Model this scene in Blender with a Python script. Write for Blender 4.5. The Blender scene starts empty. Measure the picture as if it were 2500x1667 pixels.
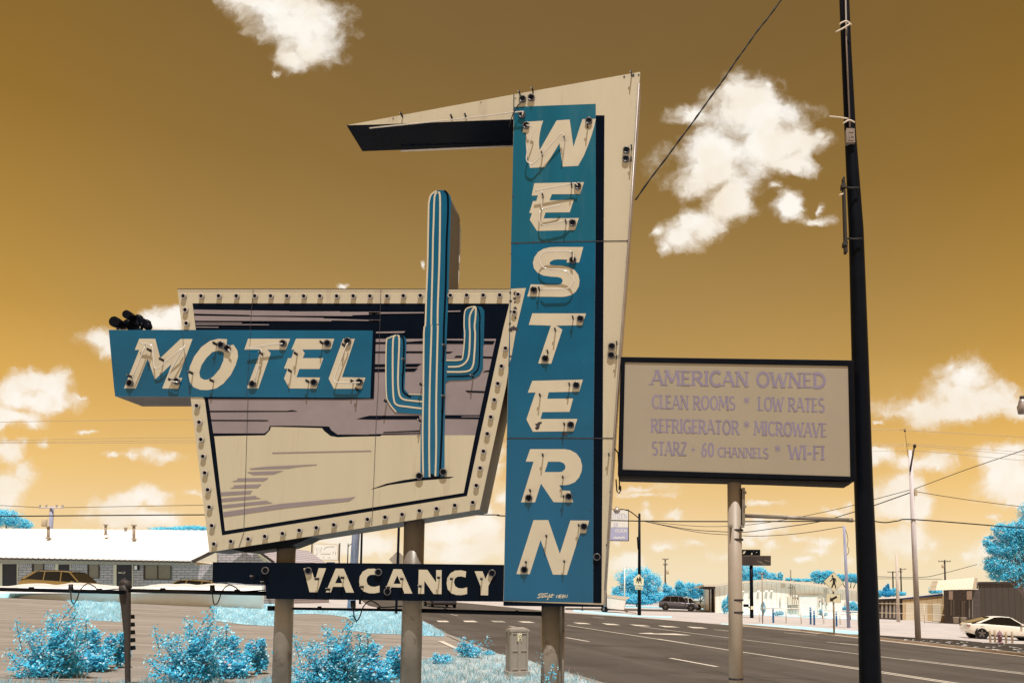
import bpy, bmesh, math, random
from mathutils import Vector, Matrix
from mathutils.geometry import tessellate_polygon
random.seed(7)
R = math.radians
sc = bpy.context.scene

# ---------------------------------------------------------------- camera
F = 1944.0            # focal length in photo pixels (photo is 2500 wide)
CX, CY = 1580.0, 1298.0
PITCH = math.atan(157.0 / F)
CAM_H = 1.7
SLOPE = 0.045         # the street falls gently to the right: ground is z = -SLOPE * x
cam_d = bpy.data.cameras.new('camera')
cam = bpy.data.objects.new('camera', cam_d)
sc.collection.objects.link(cam)
cam.location = (0, 0, CAM_H)
cam.rotation_euler = (R(90) + PITCH, 0, 0)
cam_d.sensor_fit = 'HORIZONTAL'
cam_d.sensor_width = 36
cam_d.lens = 36 * F / 2500
cam_d.shift_x = (1250 - CX) / 2500
cam_d.shift_y = (CY - 833.5) / 2500
cam_d.clip_start = 0.1
cam_d.clip_end = 3000
sc.camera = cam

# ---------------------------------------------------------------- sun, exposure
SUN_ELEV, SUN_AZ = R(68.5), R(16)      # behind the camera, a little to the right
S = Vector((math.cos(SUN_ELEV) * math.sin(SUN_AZ), -math.cos(SUN_ELEV) * math.cos(SUN_AZ), math.sin(SUN_ELEV)))
sl = bpy.data.lights.new('sun', 'SUN')
sl.energy = 5.0
sl.angle = R(0.5)
sl.color = (1.0, 0.97, 0.93)
so = bpy.data.objects.new('sun', sl)
sc.collection.objects.link(so)
so.rotation_euler = (-S).to_track_quat('-Z', 'Y').to_euler()
sc.view_settings.view_transform = 'Standard'
sc.view_settings.look = 'None'
sc.view_settings.exposure = 0.0
sc.view_settings.gamma = 1.0
sc.view_settings.use_curve_mapping = False


def ray(px, py):
    u = (px - CX) / F
    v = (CY - py) / F
    c, s = math.cos(PITCH), math.sin(PITCH)
    return Vector((u, c - v * s, s + v * c))


def P(px, py, Y):
    d = ray(px, py)
    t = Y / d.y
    return Vector((d.x * t, Y, CAM_H + d.z * t))


def G(px, py, up=0.0):
    d = ray(px, py)
    t = (CAM_H - up) / (-SLOPE * d.x - d.z)
    return Vector((d.x * t, d.y * t, CAM_H + d.z * t))


def gz(x):
    return -SLOPE * x


# ---------------------------------------------------------------- world: false-colour daylight sky
def build_world():
    w = bpy.data.worlds.new('World')
    sc.world = w
    w.use_nodes = True
    nt = w.node_tree
    nt.nodes.clear()
    N = nt.nodes.new
    L = nt.links.new

    def math_(op, a, b=None, c=None, clamp=False):
        n = N('ShaderNodeMath')
        n.operation = op
        n.use_clamp = clamp
        for i, v in enumerate((a, b, c)):
            if v is None:
                continue
            if isinstance(v, (int, float)):
                n.inputs[i].default_value = v
            else:
                L(v, n.inputs[i])
        return n.outputs[0]

    def noise(vec, scale, detail=6, rough=0.55):
        n = N('ShaderNodeTexNoise')
        n.inputs['Scale'].default_value = scale
        n.inputs['Detail'].default_value = detail
        n.inputs['Roughness'].default_value = rough
        L(vec, n.inputs['Vector'])
        return n

    tc = N('ShaderNodeTexCoord')
    sep = N('ShaderNodeSeparateXYZ')
    L(tc.outputs['Generated'], sep.inputs[0])
    x, y, z = sep.outputs
    # base gradient (infrared false colour: brown aloft, pale at the horizon)
    ramp = N('ShaderNodeValToRGB')
    zz = math_('MULTIPLY', z, 1.0, clamp=True)
    L(zz, ramp.inputs[0])
    el = ramp.color_ramp.elements
    stops = [(0.0, (0.90, 0.75, 0.51)), (0.045, (0.88, 0.71, 0.45)), (0.085, (0.87, 0.63, 0.34)), (0.13, (0.82, 0.55, 0.235)), (0.19, (0.70, 0.44, 0.155)),
             (0.287, (0.47, 0.29, 0.092)), (0.366, (0.36, 0.222, 0.070)), (0.46, (0.265, 0.157, 0.044)), (0.577, (0.20, 0.119, 0.037)), (0.72, (0.17, 0.10, 0.034)), (1.0, (0.13, 0.08, 0.03))]
    el[0].position, el[0].color = stops[0][0], stops[0][1] + (1,)
    el[1].position, el[1].color = stops[-1][0], stops[-1][1] + (1,)
    for p, c in stops[1:-1]:
        e = el.new(p)
        e.color = c + (1,)
    # the sky texture with its red and blue channels exchanged adds the natural variation round the sun
    sky = N('ShaderNodeTexSky')
    sky.sky_type = 'NISHITA'
    sky.sun_disc = False
    sky.sun_elevation = SUN_ELEV
    sky.sun_rotation = math.pi - SUN_AZ
    sp = N('ShaderNodeSeparateColor')
    L(sky.outputs[0], sp.inputs[0])
    cb = N('ShaderNodeCombineColor')
    L(sp.outputs[2], cb.inputs[0])
    L(sp.outputs[1], cb.inputs[1])
    L(sp.outputs[0], cb.inputs[2])
    addn = N('ShaderNodeMix')
    addn.data_type = 'RGBA'
    addn.blend_type = 'ADD'
    addn.inputs[0].default_value = 0.004
    L(ramp.outputs[0], addn.inputs[6])
    L(cb.outputs[0], addn.inputs[7])
    # the sky deepens in colour away from the middle of the view direction the sun stands over
    saz = math_('DIVIDE', x, math_('MAXIMUM', y, 0.3))
    f2 = math_('MULTIPLY', math_('ADD', saz, 0.17), 1.55)
    f2 = math_('MULTIPLY', f2, f2, clamp=True)
    f2 = math_('MULTIPLY', f2, math_('MULTIPLY_ADD', z, 5.0, -0.1, clamp=True))
    tint = N('ShaderNodeMix')
    tint.data_type = 'RGBA'
    L(f2, tint.inputs[0])
    tint.inputs[6].default_value = (1, 1, 1, 1)
    tint.inputs[7].default_value = (1.07, 0.98, 0.66, 1)
    mul = N('ShaderNodeMix')
    mul.data_type = 'RGBA'
    mul.blend_type = 'MULTIPLY'
    mul.inputs[0].default_value = 1.0
    n5 = noise(tc.outputs['Generated'], 3.5, 6, 0.6)
    air = math_('MULTIPLY_ADD', n5.outputs['Fac'], 0.16, 0.92)
    m5 = N('ShaderNodeMix')
    m5.data_type = 'RGBA'
    m5.blend_type = 'MULTIPLY'
    m5.inputs[0].default_value = 1.0
    L(addn.outputs[2], m5.inputs[6])
    L(air, m5.inputs[7])
    L(m5.outputs[2], mul.inputs[6])
    L(tint.outputs[2], mul.inputs[7])
    base = mul.outputs[2]

    # cloud field on the direction sphere
    ym = math_('MAXIMUM', y, 0.06)
    s_ = math_('DIVIDE', x, ym)
    t_ = math_('DIVIDE', z, ym)
    cv = N('ShaderNodeCombineXYZ')
    L(s_, cv.inputs[0])
    L(t_, cv.inputs[1])

    n1 = noise(cv.outputs[0], 22, 4, 0.55)
    dv = N('ShaderNodeVectorMath')
    dv.operation = 'MULTIPLY_ADD'
    L(n1.outputs['Color'], dv.inputs[0])
    dv.inputs[1].default_value = (0.030, 0.026, 0)
    L(cv.outputs[0], dv.inputs[2])
    n1b = noise(dv.outputs[0], 75, 4, 0.6)
    dv2 = N('ShaderNodeVectorMath')
    dv2.operation = 'MULTIPLY_ADD'
    L(n1b.outputs['Color'], dv2.inputs[0])
    dv2.inputs[1].default_value = (0.016, 0.014, 0)
    L(dv.outputs[0], dv2.inputs[2])
    wv = dv2.outputs[0]
    ells = []

    def E(zone, lst):
        ox, oy, k = ZT[zone]
        for (cx, cy, rx, ry) in lst:
            ells.append((ox + cx * k, oy + cy * k, rx * k, ry * k))
    E('PX', [(615, 5, 55, 22), (680, 15, 85, 42), (735, 55, 85, 60), (745, 110, 60, 45), (775, 70, 60, 52), (715, 140, 36, 25), (680, 178, 14, 8),
             (395, 790, 55, 28), (425, 772, 45, 26), (248, 832, 40, 22), (275, 848, 30, 20), (833, 698, 18, 10), (1035, 655, 8, 14),
             (1110, 1300, 90, 36), (1180, 1280, 50, 30), (1150, 1345, 110, 26), (1575, 1188, 80, 12), (900, 1330, 70, 26), (800, 1310, 50, 20), (1220, 1130, 22, 60), (1230, 1210, 20, 36),
             (2490, 1010, 30, 20)])
    E('B2', [(560, 420, 110, 80), (600, 500, 170, 110), (640, 620, 160, 100), (480, 650, 190, 75), (430, 740, 150, 100), (480, 860, 85, 75), (350, 965, 105, 55),
             (290, 1010, 60, 46), (180, 990, 32, 26), (215, 1060, 28, 36), (320, 490, 66, 40), (640, 360, 38, 38), (790, 600, 85, 46), (860, 570, 40, 30),
             (680, 790, 36, 22), (740, 870, 46, 56), (860, 945, 80, 27), (870, 890, 18, 36), (740, 700, 85, 46)])
    E('B3', [(250, 300, 170, 105), (430, 330, 110, 105), (300, 430, 290, 115), (100, 430, 140, 115), (460, 500, 140, 55), (680, 420, 80, 32), (100, 590, 200, 75),
             (250, 640, 95, 46), (60, 850, 125, 85), (190, 770, 50, 50), (350, 780, 62, 62), (740, 695, 100, 24), (960, 920, 75, 26), (1250, 900, 150, 62),
             (1400, 930, 210, 52), (1150, 930, 95, 36), (180, 1050, 85, 95), (80, 1150, 150, 115), (50, 1280, 120, 75), (1200, 1270, 140, 75), (1340, 1290, 85, 75),
             (1050, 1310, 170, 75), (1000, 1440, 210, 85), (1250, 1450, 240, 75), (1640, 1215, 105, 32)])
    E('B4', [(640, 200, 55, 75), (760, 260, 120, 105), (780, 400, 220, 105), (480, 470, 150, 85), (330, 510, 105, 50), (620, 490, 320, 62), (940, 430, 76, 76),
             (170, 570, 46, 16), (160, 800, 105, 55), (500, 840, 180, 55), (640, 800, 66, 27), (330, 1000, 105, 75), (260, 1100, 145, 110), (420, 1140, 85, 95),
             (1000, 800, 160, 85), (1050, 960, 190, 115), (930, 960, 85, 55), (940, 1200, 66, 46), (1090, 1090, 85, 55), (330, 1330, 170, 85), (540, 1370, 76, 36),
             (770, 1430, 66, 36), (1000, 1400, 150, 110)])
    E('Z3', [(1270, 120, 55, 50), (1280, 190, 62, 66), (1480, 190, 105, 46), (1400, 450, 150, 62), (1880, 520, 120, 60), (1100, 590, 130, 66), (1250, 10, 280, 34), (1000, 420, 60, 60), (1650, 420, 120, 40)])
    E('Z4', [(400, 100, 160, 36), (1090, 110, 60, 66), (980, 160, 140, 46), (370, 310, 150, 80), (900, 420, 150, 60), (700, 570, 130, 42), (660, 380, 110, 50), (250, 420, 120, 60), (450, 450, 110, 60), (820, 480, 140, 50), (1100, 560, 90, 50)])
    cur = None
    for (px, py, rx, ry) in ells:
        c = P(px, py, 1.0)
        cx, cy = c.x, c.z - CAM_H
        rx, ry = rx * 1.08 / F, ry * 1.08 / F
        m = N('ShaderNodeVectorMath')
        m.operation = 'MULTIPLY_ADD'
        L(wv, m.inputs[0])
        m.inputs[1].default_value = (1 / rx, 1 / ry, 0)
        m.inputs[2].default_value = (-(cx + 0.0230) / rx, -(cy + 0.0200) / ry, 0)
        ln = N('ShaderNodeVectorMath')
        ln.operation = 'LENGTH'
        L(m.outputs[0], ln.inputs[0])
        o = ln.outputs['Value']
        if rx * F < 26 or ry * F < 20:
            o = math_('ADD', o, 0.55)
        if cur is None:
            cur = o
        else:
            mn = N('ShaderNodeMath')
            mn.operation = 'SMOOTH_MIN'
            L(cur, mn.inputs[0])
            L(o, mn.inputs[1])
            mn.inputs[2].default_value = 0.5
            cur = mn.outputs[0]
    n2 = noise(wv, 24, 10, 0.55)
    nz = math_('MULTIPLY_ADD', n2.outputs['Fac'], 2.6, -1.3)
    front = math_('SUBTRACT', math_('ADD', nz, 1.38), cur)      # >0 inside
    # generic fair-weather clouds for the half of the sky behind the camera (seen in reflections only)
    zb = math_('ADD', math_('MAXIMUM', z, 0.0), 0.25)
    bvec = N('ShaderNodeCombineXYZ')
    L(math_('DIVIDE', x, zb), bvec.inputs[0])
    L(math_('DIVIDE', y, zb), bvec.inputs[1])
    n3 = noise(bvec.outputs[0], 1.6, 7, 0.55)
    back = math_('MULTIPLY_ADD', n3.outputs['Fac'], 6.0, -3.3)
    isf = math_('GREATER_THAN', y, 0.06)
    mixf = N('ShaderNodeMix')
    mixf.data_type = 'FLOAT'
    L(isf, mixf.inputs[0])
    L(back, mixf.inputs[2])
    L(front, mixf.inputs[3])
    dens = mixf.outputs[0]
    al = N('ShaderNodeMapRange')
    al.interpolation_type = 'SMOOTHSTEP'
    L(dens, al.inputs[0])
    al.inputs[1].default_value = 0.0
    al.inputs[1].default_value = -0.28
    al.inputs[2].default_value = 0.95
    # low clouds are veiled by the bright air near the horizon
    veil = N('ShaderNodeMapRange')
    L(z, veil.inputs[0])
    veil.inputs[1].default_value = 0.0
    veil.inputs[2].default_value = 0.26
    veil.inputs[3].default_value = 0.72
    veil.inputs[4].default_value = 0.97
    a2 = math_('MULTIPLY', al.outputs[0], veil.outputs[0])
    n4 = noise(wv, 14, 5, 0.5)
    dsat = N('ShaderNodeMapRange')
    dsat.interpolation_type = 'SMOOTHSTEP'
    L(dens, dsat.inputs[0])
    dsat.inputs[1].default_value = -0.2
    dsat.inputs[2].default_value = 0.7
    shd = math_('ADD', math_('MULTIPLY', dsat.outputs[0], 0.5), math_('MULTIPLY_ADD', n4.outputs['Fac'], 1.9, -0.74), clamp=True)
    ccol = N('ShaderNodeMix')
    ccol.data_type = 'RGBA'
    L(shd, ccol.inputs[0])
    ccol.inputs[6].default_value = (0.90, 0.76, 0.57, 1)
    ccol.inputs[7].default_value = (1.04, 1.0, 0.93, 1)
    fin = N('ShaderNodeMix')
    fin.data_type = 'RGBA'
    L(a2, fin.inputs[0])
    L(base, fin.inputs[6])
    L(ccol.outputs[2], fin.inputs[7])
    bg = N('ShaderNodeBackground')
    L(fin.outputs[2], bg.inputs[0])
    bg.inputs[1].default_value = 1.0
    out = N('ShaderNodeOutputWorld')
    L(bg.outputs[0], out.inputs[0])


# zones: readings taken in enlarged crops of the reference -> photo pixels
ZT = {'PX': (0, 0, 1.0), 'Z1': (0, 1150, .3297), 'Z2': (600, 1250, .2976), 'Z3': (1200, 1200, .29777), 'Z4': (1750, 1200, .29784), 'Z5': (2050, 1100, .36174),
      'Z6': (1450, 840, .2976), 'A1': (230, 680, .2976), 'A2': (830, 150, .35072), 'A3': (900, 440, .2551), 'A4': (900, 800, .28694), 'A5': (430, 1000, .2551),
      'A6': (1200, 640, .29347), 'A7': (1180, 1050, .28694), 'B2': (1500, 0, .57405), 'B3': (0, 850, .28698), 'B4': (2080, 820, .37004), 'B5': (1980, 0, .41494),
      'B6': (1440, 1340, .14456), 'B7': (1780, 1330, .14456), 'B8': (2120, 1330, .17218), 'C1': (0, 1320, .15306), 'C2': (640, 1420, .2976), 'C3': (240, 740, .16586),
      'C4': (1260, 240, .24229), 'C5': (1260, 600, .25522), 'C6': (440, 720, .21259), 'C7': (1380, 1380, .11905), 'C8': (730, 1300, .14031)}


def Z(zone, pts):
    ox, oy, k = ZT[zone]
    return [(ox + x * k, oy + y * k) for (x, y) in pts]


build_world()

# ---------------------------------------------------------------- materials
def mat(name, col, rough=0.6, spec=0.4, metal=0.0, var=0.12, vscale=6.0, dirt=None, bump=0.0, bscale=40.0, kind=None, coat=0.0, streak=False, stretch=None):
    m = bpy.data.materials.new(name)
    m.use_nodes = True
    nt = m.node_tree
    b = nt.nodes['Principled BSDF']
    b.inputs['Roughness'].default_value = rough
    b.inputs['Specular IOR Level'].default_value = spec
    b.inputs['Metallic'].default_value = metal
    b.inputs['Coat Weight'].default_value = coat
    N, L = nt.nodes.new, nt.links.new
    tc = N('ShaderNodeTexCoord')
    n = N('ShaderNodeTexNoise')
    n.inputs['Scale'].default_value = vscale
    n.inputs['Detail'].default_value = 8
    n.inputs['Roughness'].default_value = 0.6
    src = tc.outputs['Object']
    if streak:
        mp = N('ShaderNodeMapping')
        mp.inputs['Scale'].default_value = (1, 1, 0.12)
        L(src, mp.inputs[0])
        src = mp.outputs[0]
    if stretch:
        mp = N('ShaderNodeMapping')
        mp.vector_type = 'TEXTURE'
        mp.inputs['Rotation'].default_value = (0, 0, stretch[0])
        mp.inputs['Scale'].default_value = (stretch[1], 1, 1)
        L(src, mp.inputs[0])
        src2 = mp.outputs[0]
    else:
        src2 = src
    L(src2, n.inputs['Vector'])
    mr = N('ShaderNodeMapRange')
    mr.inputs[1].default_value = 0.3
    mr.inputs[2].default_value = 0.7
    mr.inputs[3].default_value = 1 - var
    mr.inputs[4].default_value = 1 + var * 0.6
    L(n.outputs['Fac'], mr.inputs[0])
    mx = N('ShaderNodeMix')
    mx.data_type = 'RGBA'
    mx.blend_type = 'MULTIPLY'
    mx.inputs[0].default_value = 1
    mx.inputs[6].default_value = tuple(col) + (1,)
    L(mr.outputs[0], mx.inputs[7])
    out = mx.outputs[2]
    if dirt:
        dc, dscale, lo, hi = dirt
        n2 = N('ShaderNodeTexNoise')
        n2.inputs['Scale'].default_value = dscale
        n2.inputs['Detail'].default_value = 10
        n2.inputs['Roughness'].default_value = 0.7
        L(src, n2.inputs['Vector'])
        m2 = N('ShaderNodeMapRange')
        m2.inputs[1].default_value = lo
        m2.inputs[2].default_value = hi
        L(n2.outputs['Fac'], m2.inputs[0])
        mx2 = N('ShaderNodeMix')
        mx2.data_type = 'RGBA'
        L(m2.outputs[0], mx2.inputs[0])
        L(out, mx2.inputs[6])
        mx2.inputs[7].default_value = tuple(dc) + (1,)
        out = mx2.outputs[2]
    L(out, b.inputs['Base Color'])
    if bump:
        n3 = N('ShaderNodeTexNoise')
        n3.inputs['Scale'].default_value = bscale
        n3.inputs['Detail'].default_value = 6
        L(src, n3.inputs['Vector'])
        bp = N('ShaderNodeBump')
        bp.inputs['Strength'].default_value = bump
        bp.inputs['Distance'].default_value = 0.02
        L(n3.outputs['Fac'], bp.inputs['Height'])
        L(bp.outputs[0], b.inputs['Normal'])
    return m


def leaf_mat(name, col, dark=0.5, light=1.35, trans=0.35, tip=None):
    m = bpy.data.materials.new(name)
    m.use_nodes = True
    nt = m.node_tree
    N, L = nt.nodes.new, nt.links.new
    b = nt.nodes['Principled BSDF']
    b.inputs['Roughness'].default_value = 0.55
    b.inputs['Specular IOR Level'].default_value = 0.25
    g = N('ShaderNodeNewGeometry')
    mr = N('ShaderNodeMapRange')
    mr.inputs[3].default_value = dark
    mr.inputs[4].default_value = light
    L(g.outputs['Random Per Island'], mr.inputs[0])
    mx = N('ShaderNodeMix')
    mx.data_type = 'RGBA'
    mx.blend_type = 'MULTIPLY'
    mx.inputs[0].default_value = 1
    mx.inputs[6].default_value = tuple(col) + (1,)
    L(mr.outputs[0], mx.inputs[7])
    out = mx.outputs[2]
    if tip:
        gt = N('ShaderNodeMath')
        gt.operation = 'GREATER_THAN'
        L(g.outputs['Random Per Island'], gt.inputs[0])
        gt.inputs[1].default_value = 0.8
        mx2 = N('ShaderNodeMix')
        mx2.data_type = 'RGBA'
        L(gt.outputs[0], mx2.inputs[0])
        L(out, mx2.inputs[6])
        mx2.inputs[7].default_value = tuple(tip) + (1,)
        out = mx2.outputs[2]
    L(out, b.inputs['Base Color'])
    tr = N('ShaderNodeBsdfTranslucent')
    L(out, tr.inputs[0])
    ms = N('ShaderNodeMixShader')
    ms.inputs[0].default_value = trans
    L(b.outputs[0], ms.inputs[1])
    L(tr.outputs[0], ms.inputs[2])
    L(ms.outputs[0], nt.nodes['Material Output'].inputs[0])
    return m


def brick_mat(name, c1, c2, mortar, sc_=1.0, axis='xz', bw=0.4, bh=0.12, soldier=False):
    m = bpy.data.materials.new(name)
    m.use_nodes = True
    nt = m.node_tree
    N, L = nt.nodes.new, nt.links.new
    b = nt.nodes['Principled BSDF']
    b.inputs['Roughness'].default_value = 0.85
    tc = N('ShaderNodeTexCoord')
    sp = N('ShaderNodeSeparateXYZ')
    L(tc.outputs['Object'], sp.inputs[0])
    cb = N('ShaderNodeCombineXYZ')
    L(sp.outputs[0 if axis[0] == 'x' else 1], cb.inputs[0])
    L(sp.outputs[2], cb.inputs[1])
    br = N('ShaderNodeTexBrick')
    br.inputs['Scale'].default_value = sc_
    br.inputs['Color1'].default_value = tuple(c1) + (1,)
    br.inputs['Color2'].default_value = tuple(c2) + (1,)
    br.inputs['Mortar'].default_value = tuple(mortar) + (1,)
    br.inputs['Mortar Size'].default_value = 0.018
    br.inputs['Brick Width'].default_value = bw
    br.inputs['Row Height'].default_value = bh
    L(cb.outputs[0], br.inputs['Vector'])
    L(br.outputs['Color'], b.inputs['Base Color'])
    return m


def corrug_mat(name, col, groove, period=0.3, width=0.12, axis=0, rough=0.5, spec=0.4):
    m = bpy.data.materials.new(name)
    m.use_nodes = True
    nt = m.node_tree
    N, L = nt.nodes.new, nt.links.new
    b = nt.nodes['Principled BSDF']
    b.inputs['Roughness'].default_value = rough
    b.inputs['Specular IOR Level'].default_value = spec
    tc = N('ShaderNodeTexCoord')
    sp = N('ShaderNodeSeparateXYZ')
    L(tc.outputs['Object'], sp.inputs[0])
    a = N('ShaderNodeMath'); a.operation = 'DIVIDE'
    L(sp.outputs[axis], a.inputs[0]); a.inputs[1].default_value = period
    f = N('ShaderNodeMath'); f.operation = 'FRACT'
    L(a.outputs[0], f.inputs[0])
    lt = N('ShaderNodeMath'); lt.operation = 'LESS_THAN'
    L(f.outputs[0], lt.inputs[0]); lt.inputs[1].default_value = width
    n = N('ShaderNodeTexNoise'); n.inputs['Scale'].default_value = 0.7; n.inputs['Detail'].default_value = 6
    L(tc.outputs['Object'], n.inputs['Vector'])
    mr = N('ShaderNodeMapRange'); mr.inputs[3].default_value = 0.86; mr.inputs[4].default_value = 1.08
    L(n.outputs['Fac'], mr.inputs[0])
    mx = N('ShaderNodeMix'); mx.data_type = 'RGBA'
    L(lt.outputs[0], mx.inputs[0])
    mx.inputs[6].default_value = tuple(col) + (1,)
    mx.inputs[7].default_value = tuple(groove) + (1,)
    m2 = N('ShaderNodeMix'); m2.data_type = 'RGBA'; m2.blend_type = 'MULTIPLY'; m2.inputs[0].default_value = 1
    L(mx.outputs[2], m2.inputs[6]); L(mr.outputs[0], m2.inputs[7])
    L(m2.outputs[2], b.inputs['Base Color'])
    return m


M = {}
M['cream'] = mat('cream_paint', (0.475, 0.42, 0.308), 0.42, 0.35, var=0.06, vscale=2.5, dirt=((0.33, 0.26, 0.19), 4.0, 0.56, 0.82), streak=True)
M['teal'] = mat('teal_paint', (0.001, 0.092, 0.182), 0.10, 0.40, var=0.26, vscale=0.9, bump=0.10, bscale=1.4, dirt=((0.015, 0.125, 0.2), 3.0, 0.6, 0.9))
M['teal_faded'] = mat('faded_teal_paint', (0.006, 0.108, 0.178), 0.16, 0.42, var=0.26, vscale=0.9, bump=0.10, bscale=1.4, dirt=((0.05, 0.15, 0.19), 2.2, 0.5, 0.8), streak=True)
M['teal_deep'] = mat('deep_teal_paint', (0.001, 0.080, 0.168), 0.12, 0.40, var=0.2, vscale=0.9, bump=0.08, bscale=1.4, dirt=((0.012, 0.11, 0.18), 3.0, 0.58, 0.9), streak=True)
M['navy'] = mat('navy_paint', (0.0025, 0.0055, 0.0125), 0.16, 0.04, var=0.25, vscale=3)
M['mauve'] = mat('mauve_paint', (0.24, 0.20, 0.21), 0.45, 0.3, var=0.12, vscale=2.2)
M['letter'] = mat('letter_cream', (0.51, 0.45, 0.338), 0.4, 0.35, var=0.05, vscale=4, dirt=((0.42, 0.36, 0.29), 8.0, 0.66, 0.9))
M['side'] = mat('sheet_metal_side', (0.085, 0.073, 0.072), 0.45, 0.4, 0.2, var=0.35, vscale=3, streak=True)
M['galv'] = mat('galvanised_side', (0.36, 0.31, 0.29), 0.4, 0.5, 0.4, var=0.3, vscale=4)
M['pipe'] = mat('painted_steel_pipe', (0.215, 0.185, 0.155), 0.36, 0.45, 0.1, var=0.25, vscale=2.0, dirt=((0.085, 0.055, 0.042), 5.0, 0.57, 0.70), streak=False, bump=0.06, bscale=60)
M['pipe2'] = mat('pale_steel_pipe', (0.34, 0.28, 0.22), 0.5, 0.4, 0.0, var=0.15, vscale=2.0, dirt=((0.05, 0.03, 0.025), 16.0, 0.66, 0.72))
M['black'] = mat('black_metal', (0.004, 0.0055, 0.0095), 0.4, 0.06, var=0.3, vscale=5)
M['black2'] = mat('black_rubber', (0.018, 0.016, 0.016), 0.6, 0.3, var=0.3, vscale=8)
M['ring'] = mat('porcelain_ring', (0.44, 0.39, 0.36), 0.3, 0.5, var=0.2, vscale=20)
M['housing'] = mat('housing_glass', (0.10, 0.09, 0.095), 0.25, 0.5, var=0.2, vscale=20)
M['glass_tube'] = mat('neon_glass', (0.60, 0.55, 0.49), 0.08, 0.9, var=0.03)
M['rust'] = mat('rust', (0.035, 0.028, 0.035), 0.7, 0.3, var=0.5, vscale=20)
M['reader'] = mat('aged_plastic_face', (0.315, 0.273, 0.208), 0.28, 0.45, var=0.06, vscale=1.2, dirt=((0.30, 0.255, 0.22), 1.5, 0.5, 0.8))
M['lilac'] = mat('faded_lilac_vinyl', (0.222, 0.19, 0.268), 0.5, 0.3, var=0.14, vscale=6)
M['asphalt'] = mat('road_asphalt', (0.090, 0.075, 0.064), 0.9, 0.25, var=0.30, vscale=0.9, dirt=((0.062, 0.05, 0.042), 0.35, 0.5, 0.62), bump=0.45, bscale=45, stretch=(math.atan2(1, -.45), 14))
M['drive'] = mat('driveway_asphalt', (0.29, 0.25, 0.215), 0.92, 0.2, var=0.30, vscale=1.6, dirt=((0.19, 0.155, 0.13), 0.9, 0.54, 0.68), bump=0.6, bscale=35, stretch=(0.1, 7))
M['concrete'] = mat('pale_concrete', (0.53, 0.475, 0.45), 0.9, 0.2, var=0.16, vscale=0.5, dirt=((0.41, 0.365, 0.345), 0.2, 0.5, 0.7), bump=0.2, bscale=20)
M['kerb'] = mat('kerb_concrete', (0.52, 0.44, 0.37), 0.9, 0.2, var=0.2, vscale=1.5, dirt=((0.25, 0.2, 0.17), 2, 0.6, 0.75))
M['soil'] = mat('dark_verge', (0.048, 0.038, 0.032), 0.95, 0.15, var=0.3, vscale=1.2, dirt=((0.32, 0.29, 0.28), 2.2, 0.62, 0.72), bump=0.5, bscale=12)
M['paint'] = mat('road_paint', (0.62, 0.55, 0.46), 0.8, 0.2, var=0.15, vscale=5, dirt=((0.2, 0.17, 0.14), 6, 0.6, 0.75))
M['white'] = mat('white_paint', (0.82, 0.79, 0.75), 0.55, 0.35, var=0.05)
M['whiteroof'] = mat('white_metal_roof', (0.90, 0.88, 0.85), 0.45, 0.4, var=0.02)
M['plaster'] = mat('white_plaster', (0.86, 0.82, 0.79), 0.9, 0.2, var=0.08, vscale=1.0)
M['grassland'] = mat('pale_grass_ground', (0.44, 0.76, 0.88), 0.95, 0.1, var=0.25, vscale=1.6, dirt=((0.66, 0.78, 0.82), 1.3, 0.48, 0.7), bump=0.6, bscale=30)
M['grassfront'] = mat('dry_grass_ground', (0.46, 0.50, 0.50), 0.95, 0.1, var=0.25, vscale=2.0, dirt=((0.25, 0.50, 0.60), 1.1, 0.5, 0.72), bump=0.8, bscale=30)
M['blade'] = leaf_mat('grass_blade', (0.52, 0.82, 0.95), 0.75, 1.1, 0.5, tip=(0.74, 0.78, 0.78))
M['blade2'] = leaf_mat('dry_grass_blade', (0.36, 0.62, 0.72), 0.75, 1.2, 0.5, tip=(0.62, 0.53, 0.46))
M['leaf'] = leaf_mat('tree_leaf', (0.09, 0.715, 0.99), 0.72, 1.01, 0.3, tip=(0.52, 0.92, 0.99))
M['leafdark'] = leaf_mat('deep_tree_leaf', (0.05, 0.50, 0.85), 0.6, 1.15, 0.3)
M['leafshrub'] = leaf_mat('shrub_leaf', (0.09, 0.66, 0.94), 0.6, 1.06, 0.3, tip=(0.52, 0.86, 0.96))
M['flower'] = mat('pale_flower', (0.62, 0.52, 0.58), 0.8, 0.2, var=0.2, vscale=30)
M['bark'] = mat('bark', (0.16, 0.13, 0.12), 0.9, 0.2, var=0.4, vscale=6, streak=True)
M['polewood'] = mat('weathered_pole', (0.66, 0.60, 0.62), 0.85, 0.2, var=0.25, vscale=8, streak=True, dirt=((0.3, 0.25, 0.25), 9, 0.62, 0.75))
M['polepale'] = mat('pale_pole', (0.58, 0.50, 0.45), 0.85, 0.2, var=0.25, vscale=6, streak=True)
M['polelilac'] = mat('lilac_pole', (0.33, 0.34, 0.47), 0.85, 0.2, var=0.35, vscale=6, streak=True)
M['brown'] = mat('dark_brown_metal', (0.05, 0.038, 0.034), 0.6, 0.3, var=0.4, vscale=1.2, streak=True)
M['brickm'] = brick_mat('motel_brick', (0.40, 0.345, 0.36), (0.48, 0.41, 0.42), (0.13, 0.11, 0.115), bw=0.55, bh=0.17)
M['bricks'] = brick_mat('soldier_brick', (0.40, 0.345, 0.36), (0.48, 0.41, 0.42), (0.13, 0.11, 0.115), bw=0.13, bh=0.9)
M['brickd'] = brick_mat('dark_brick', (0.075, 0.06, 0.055), (0.10, 0.078, 0.07), (0.04, 0.032, 0.03), bw=0.5, bh=0.18)
M['fascia'] = mat('tan_fascia', (0.34, 0.275, 0.215), 0.7, 0.3, var=0.1)
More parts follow.
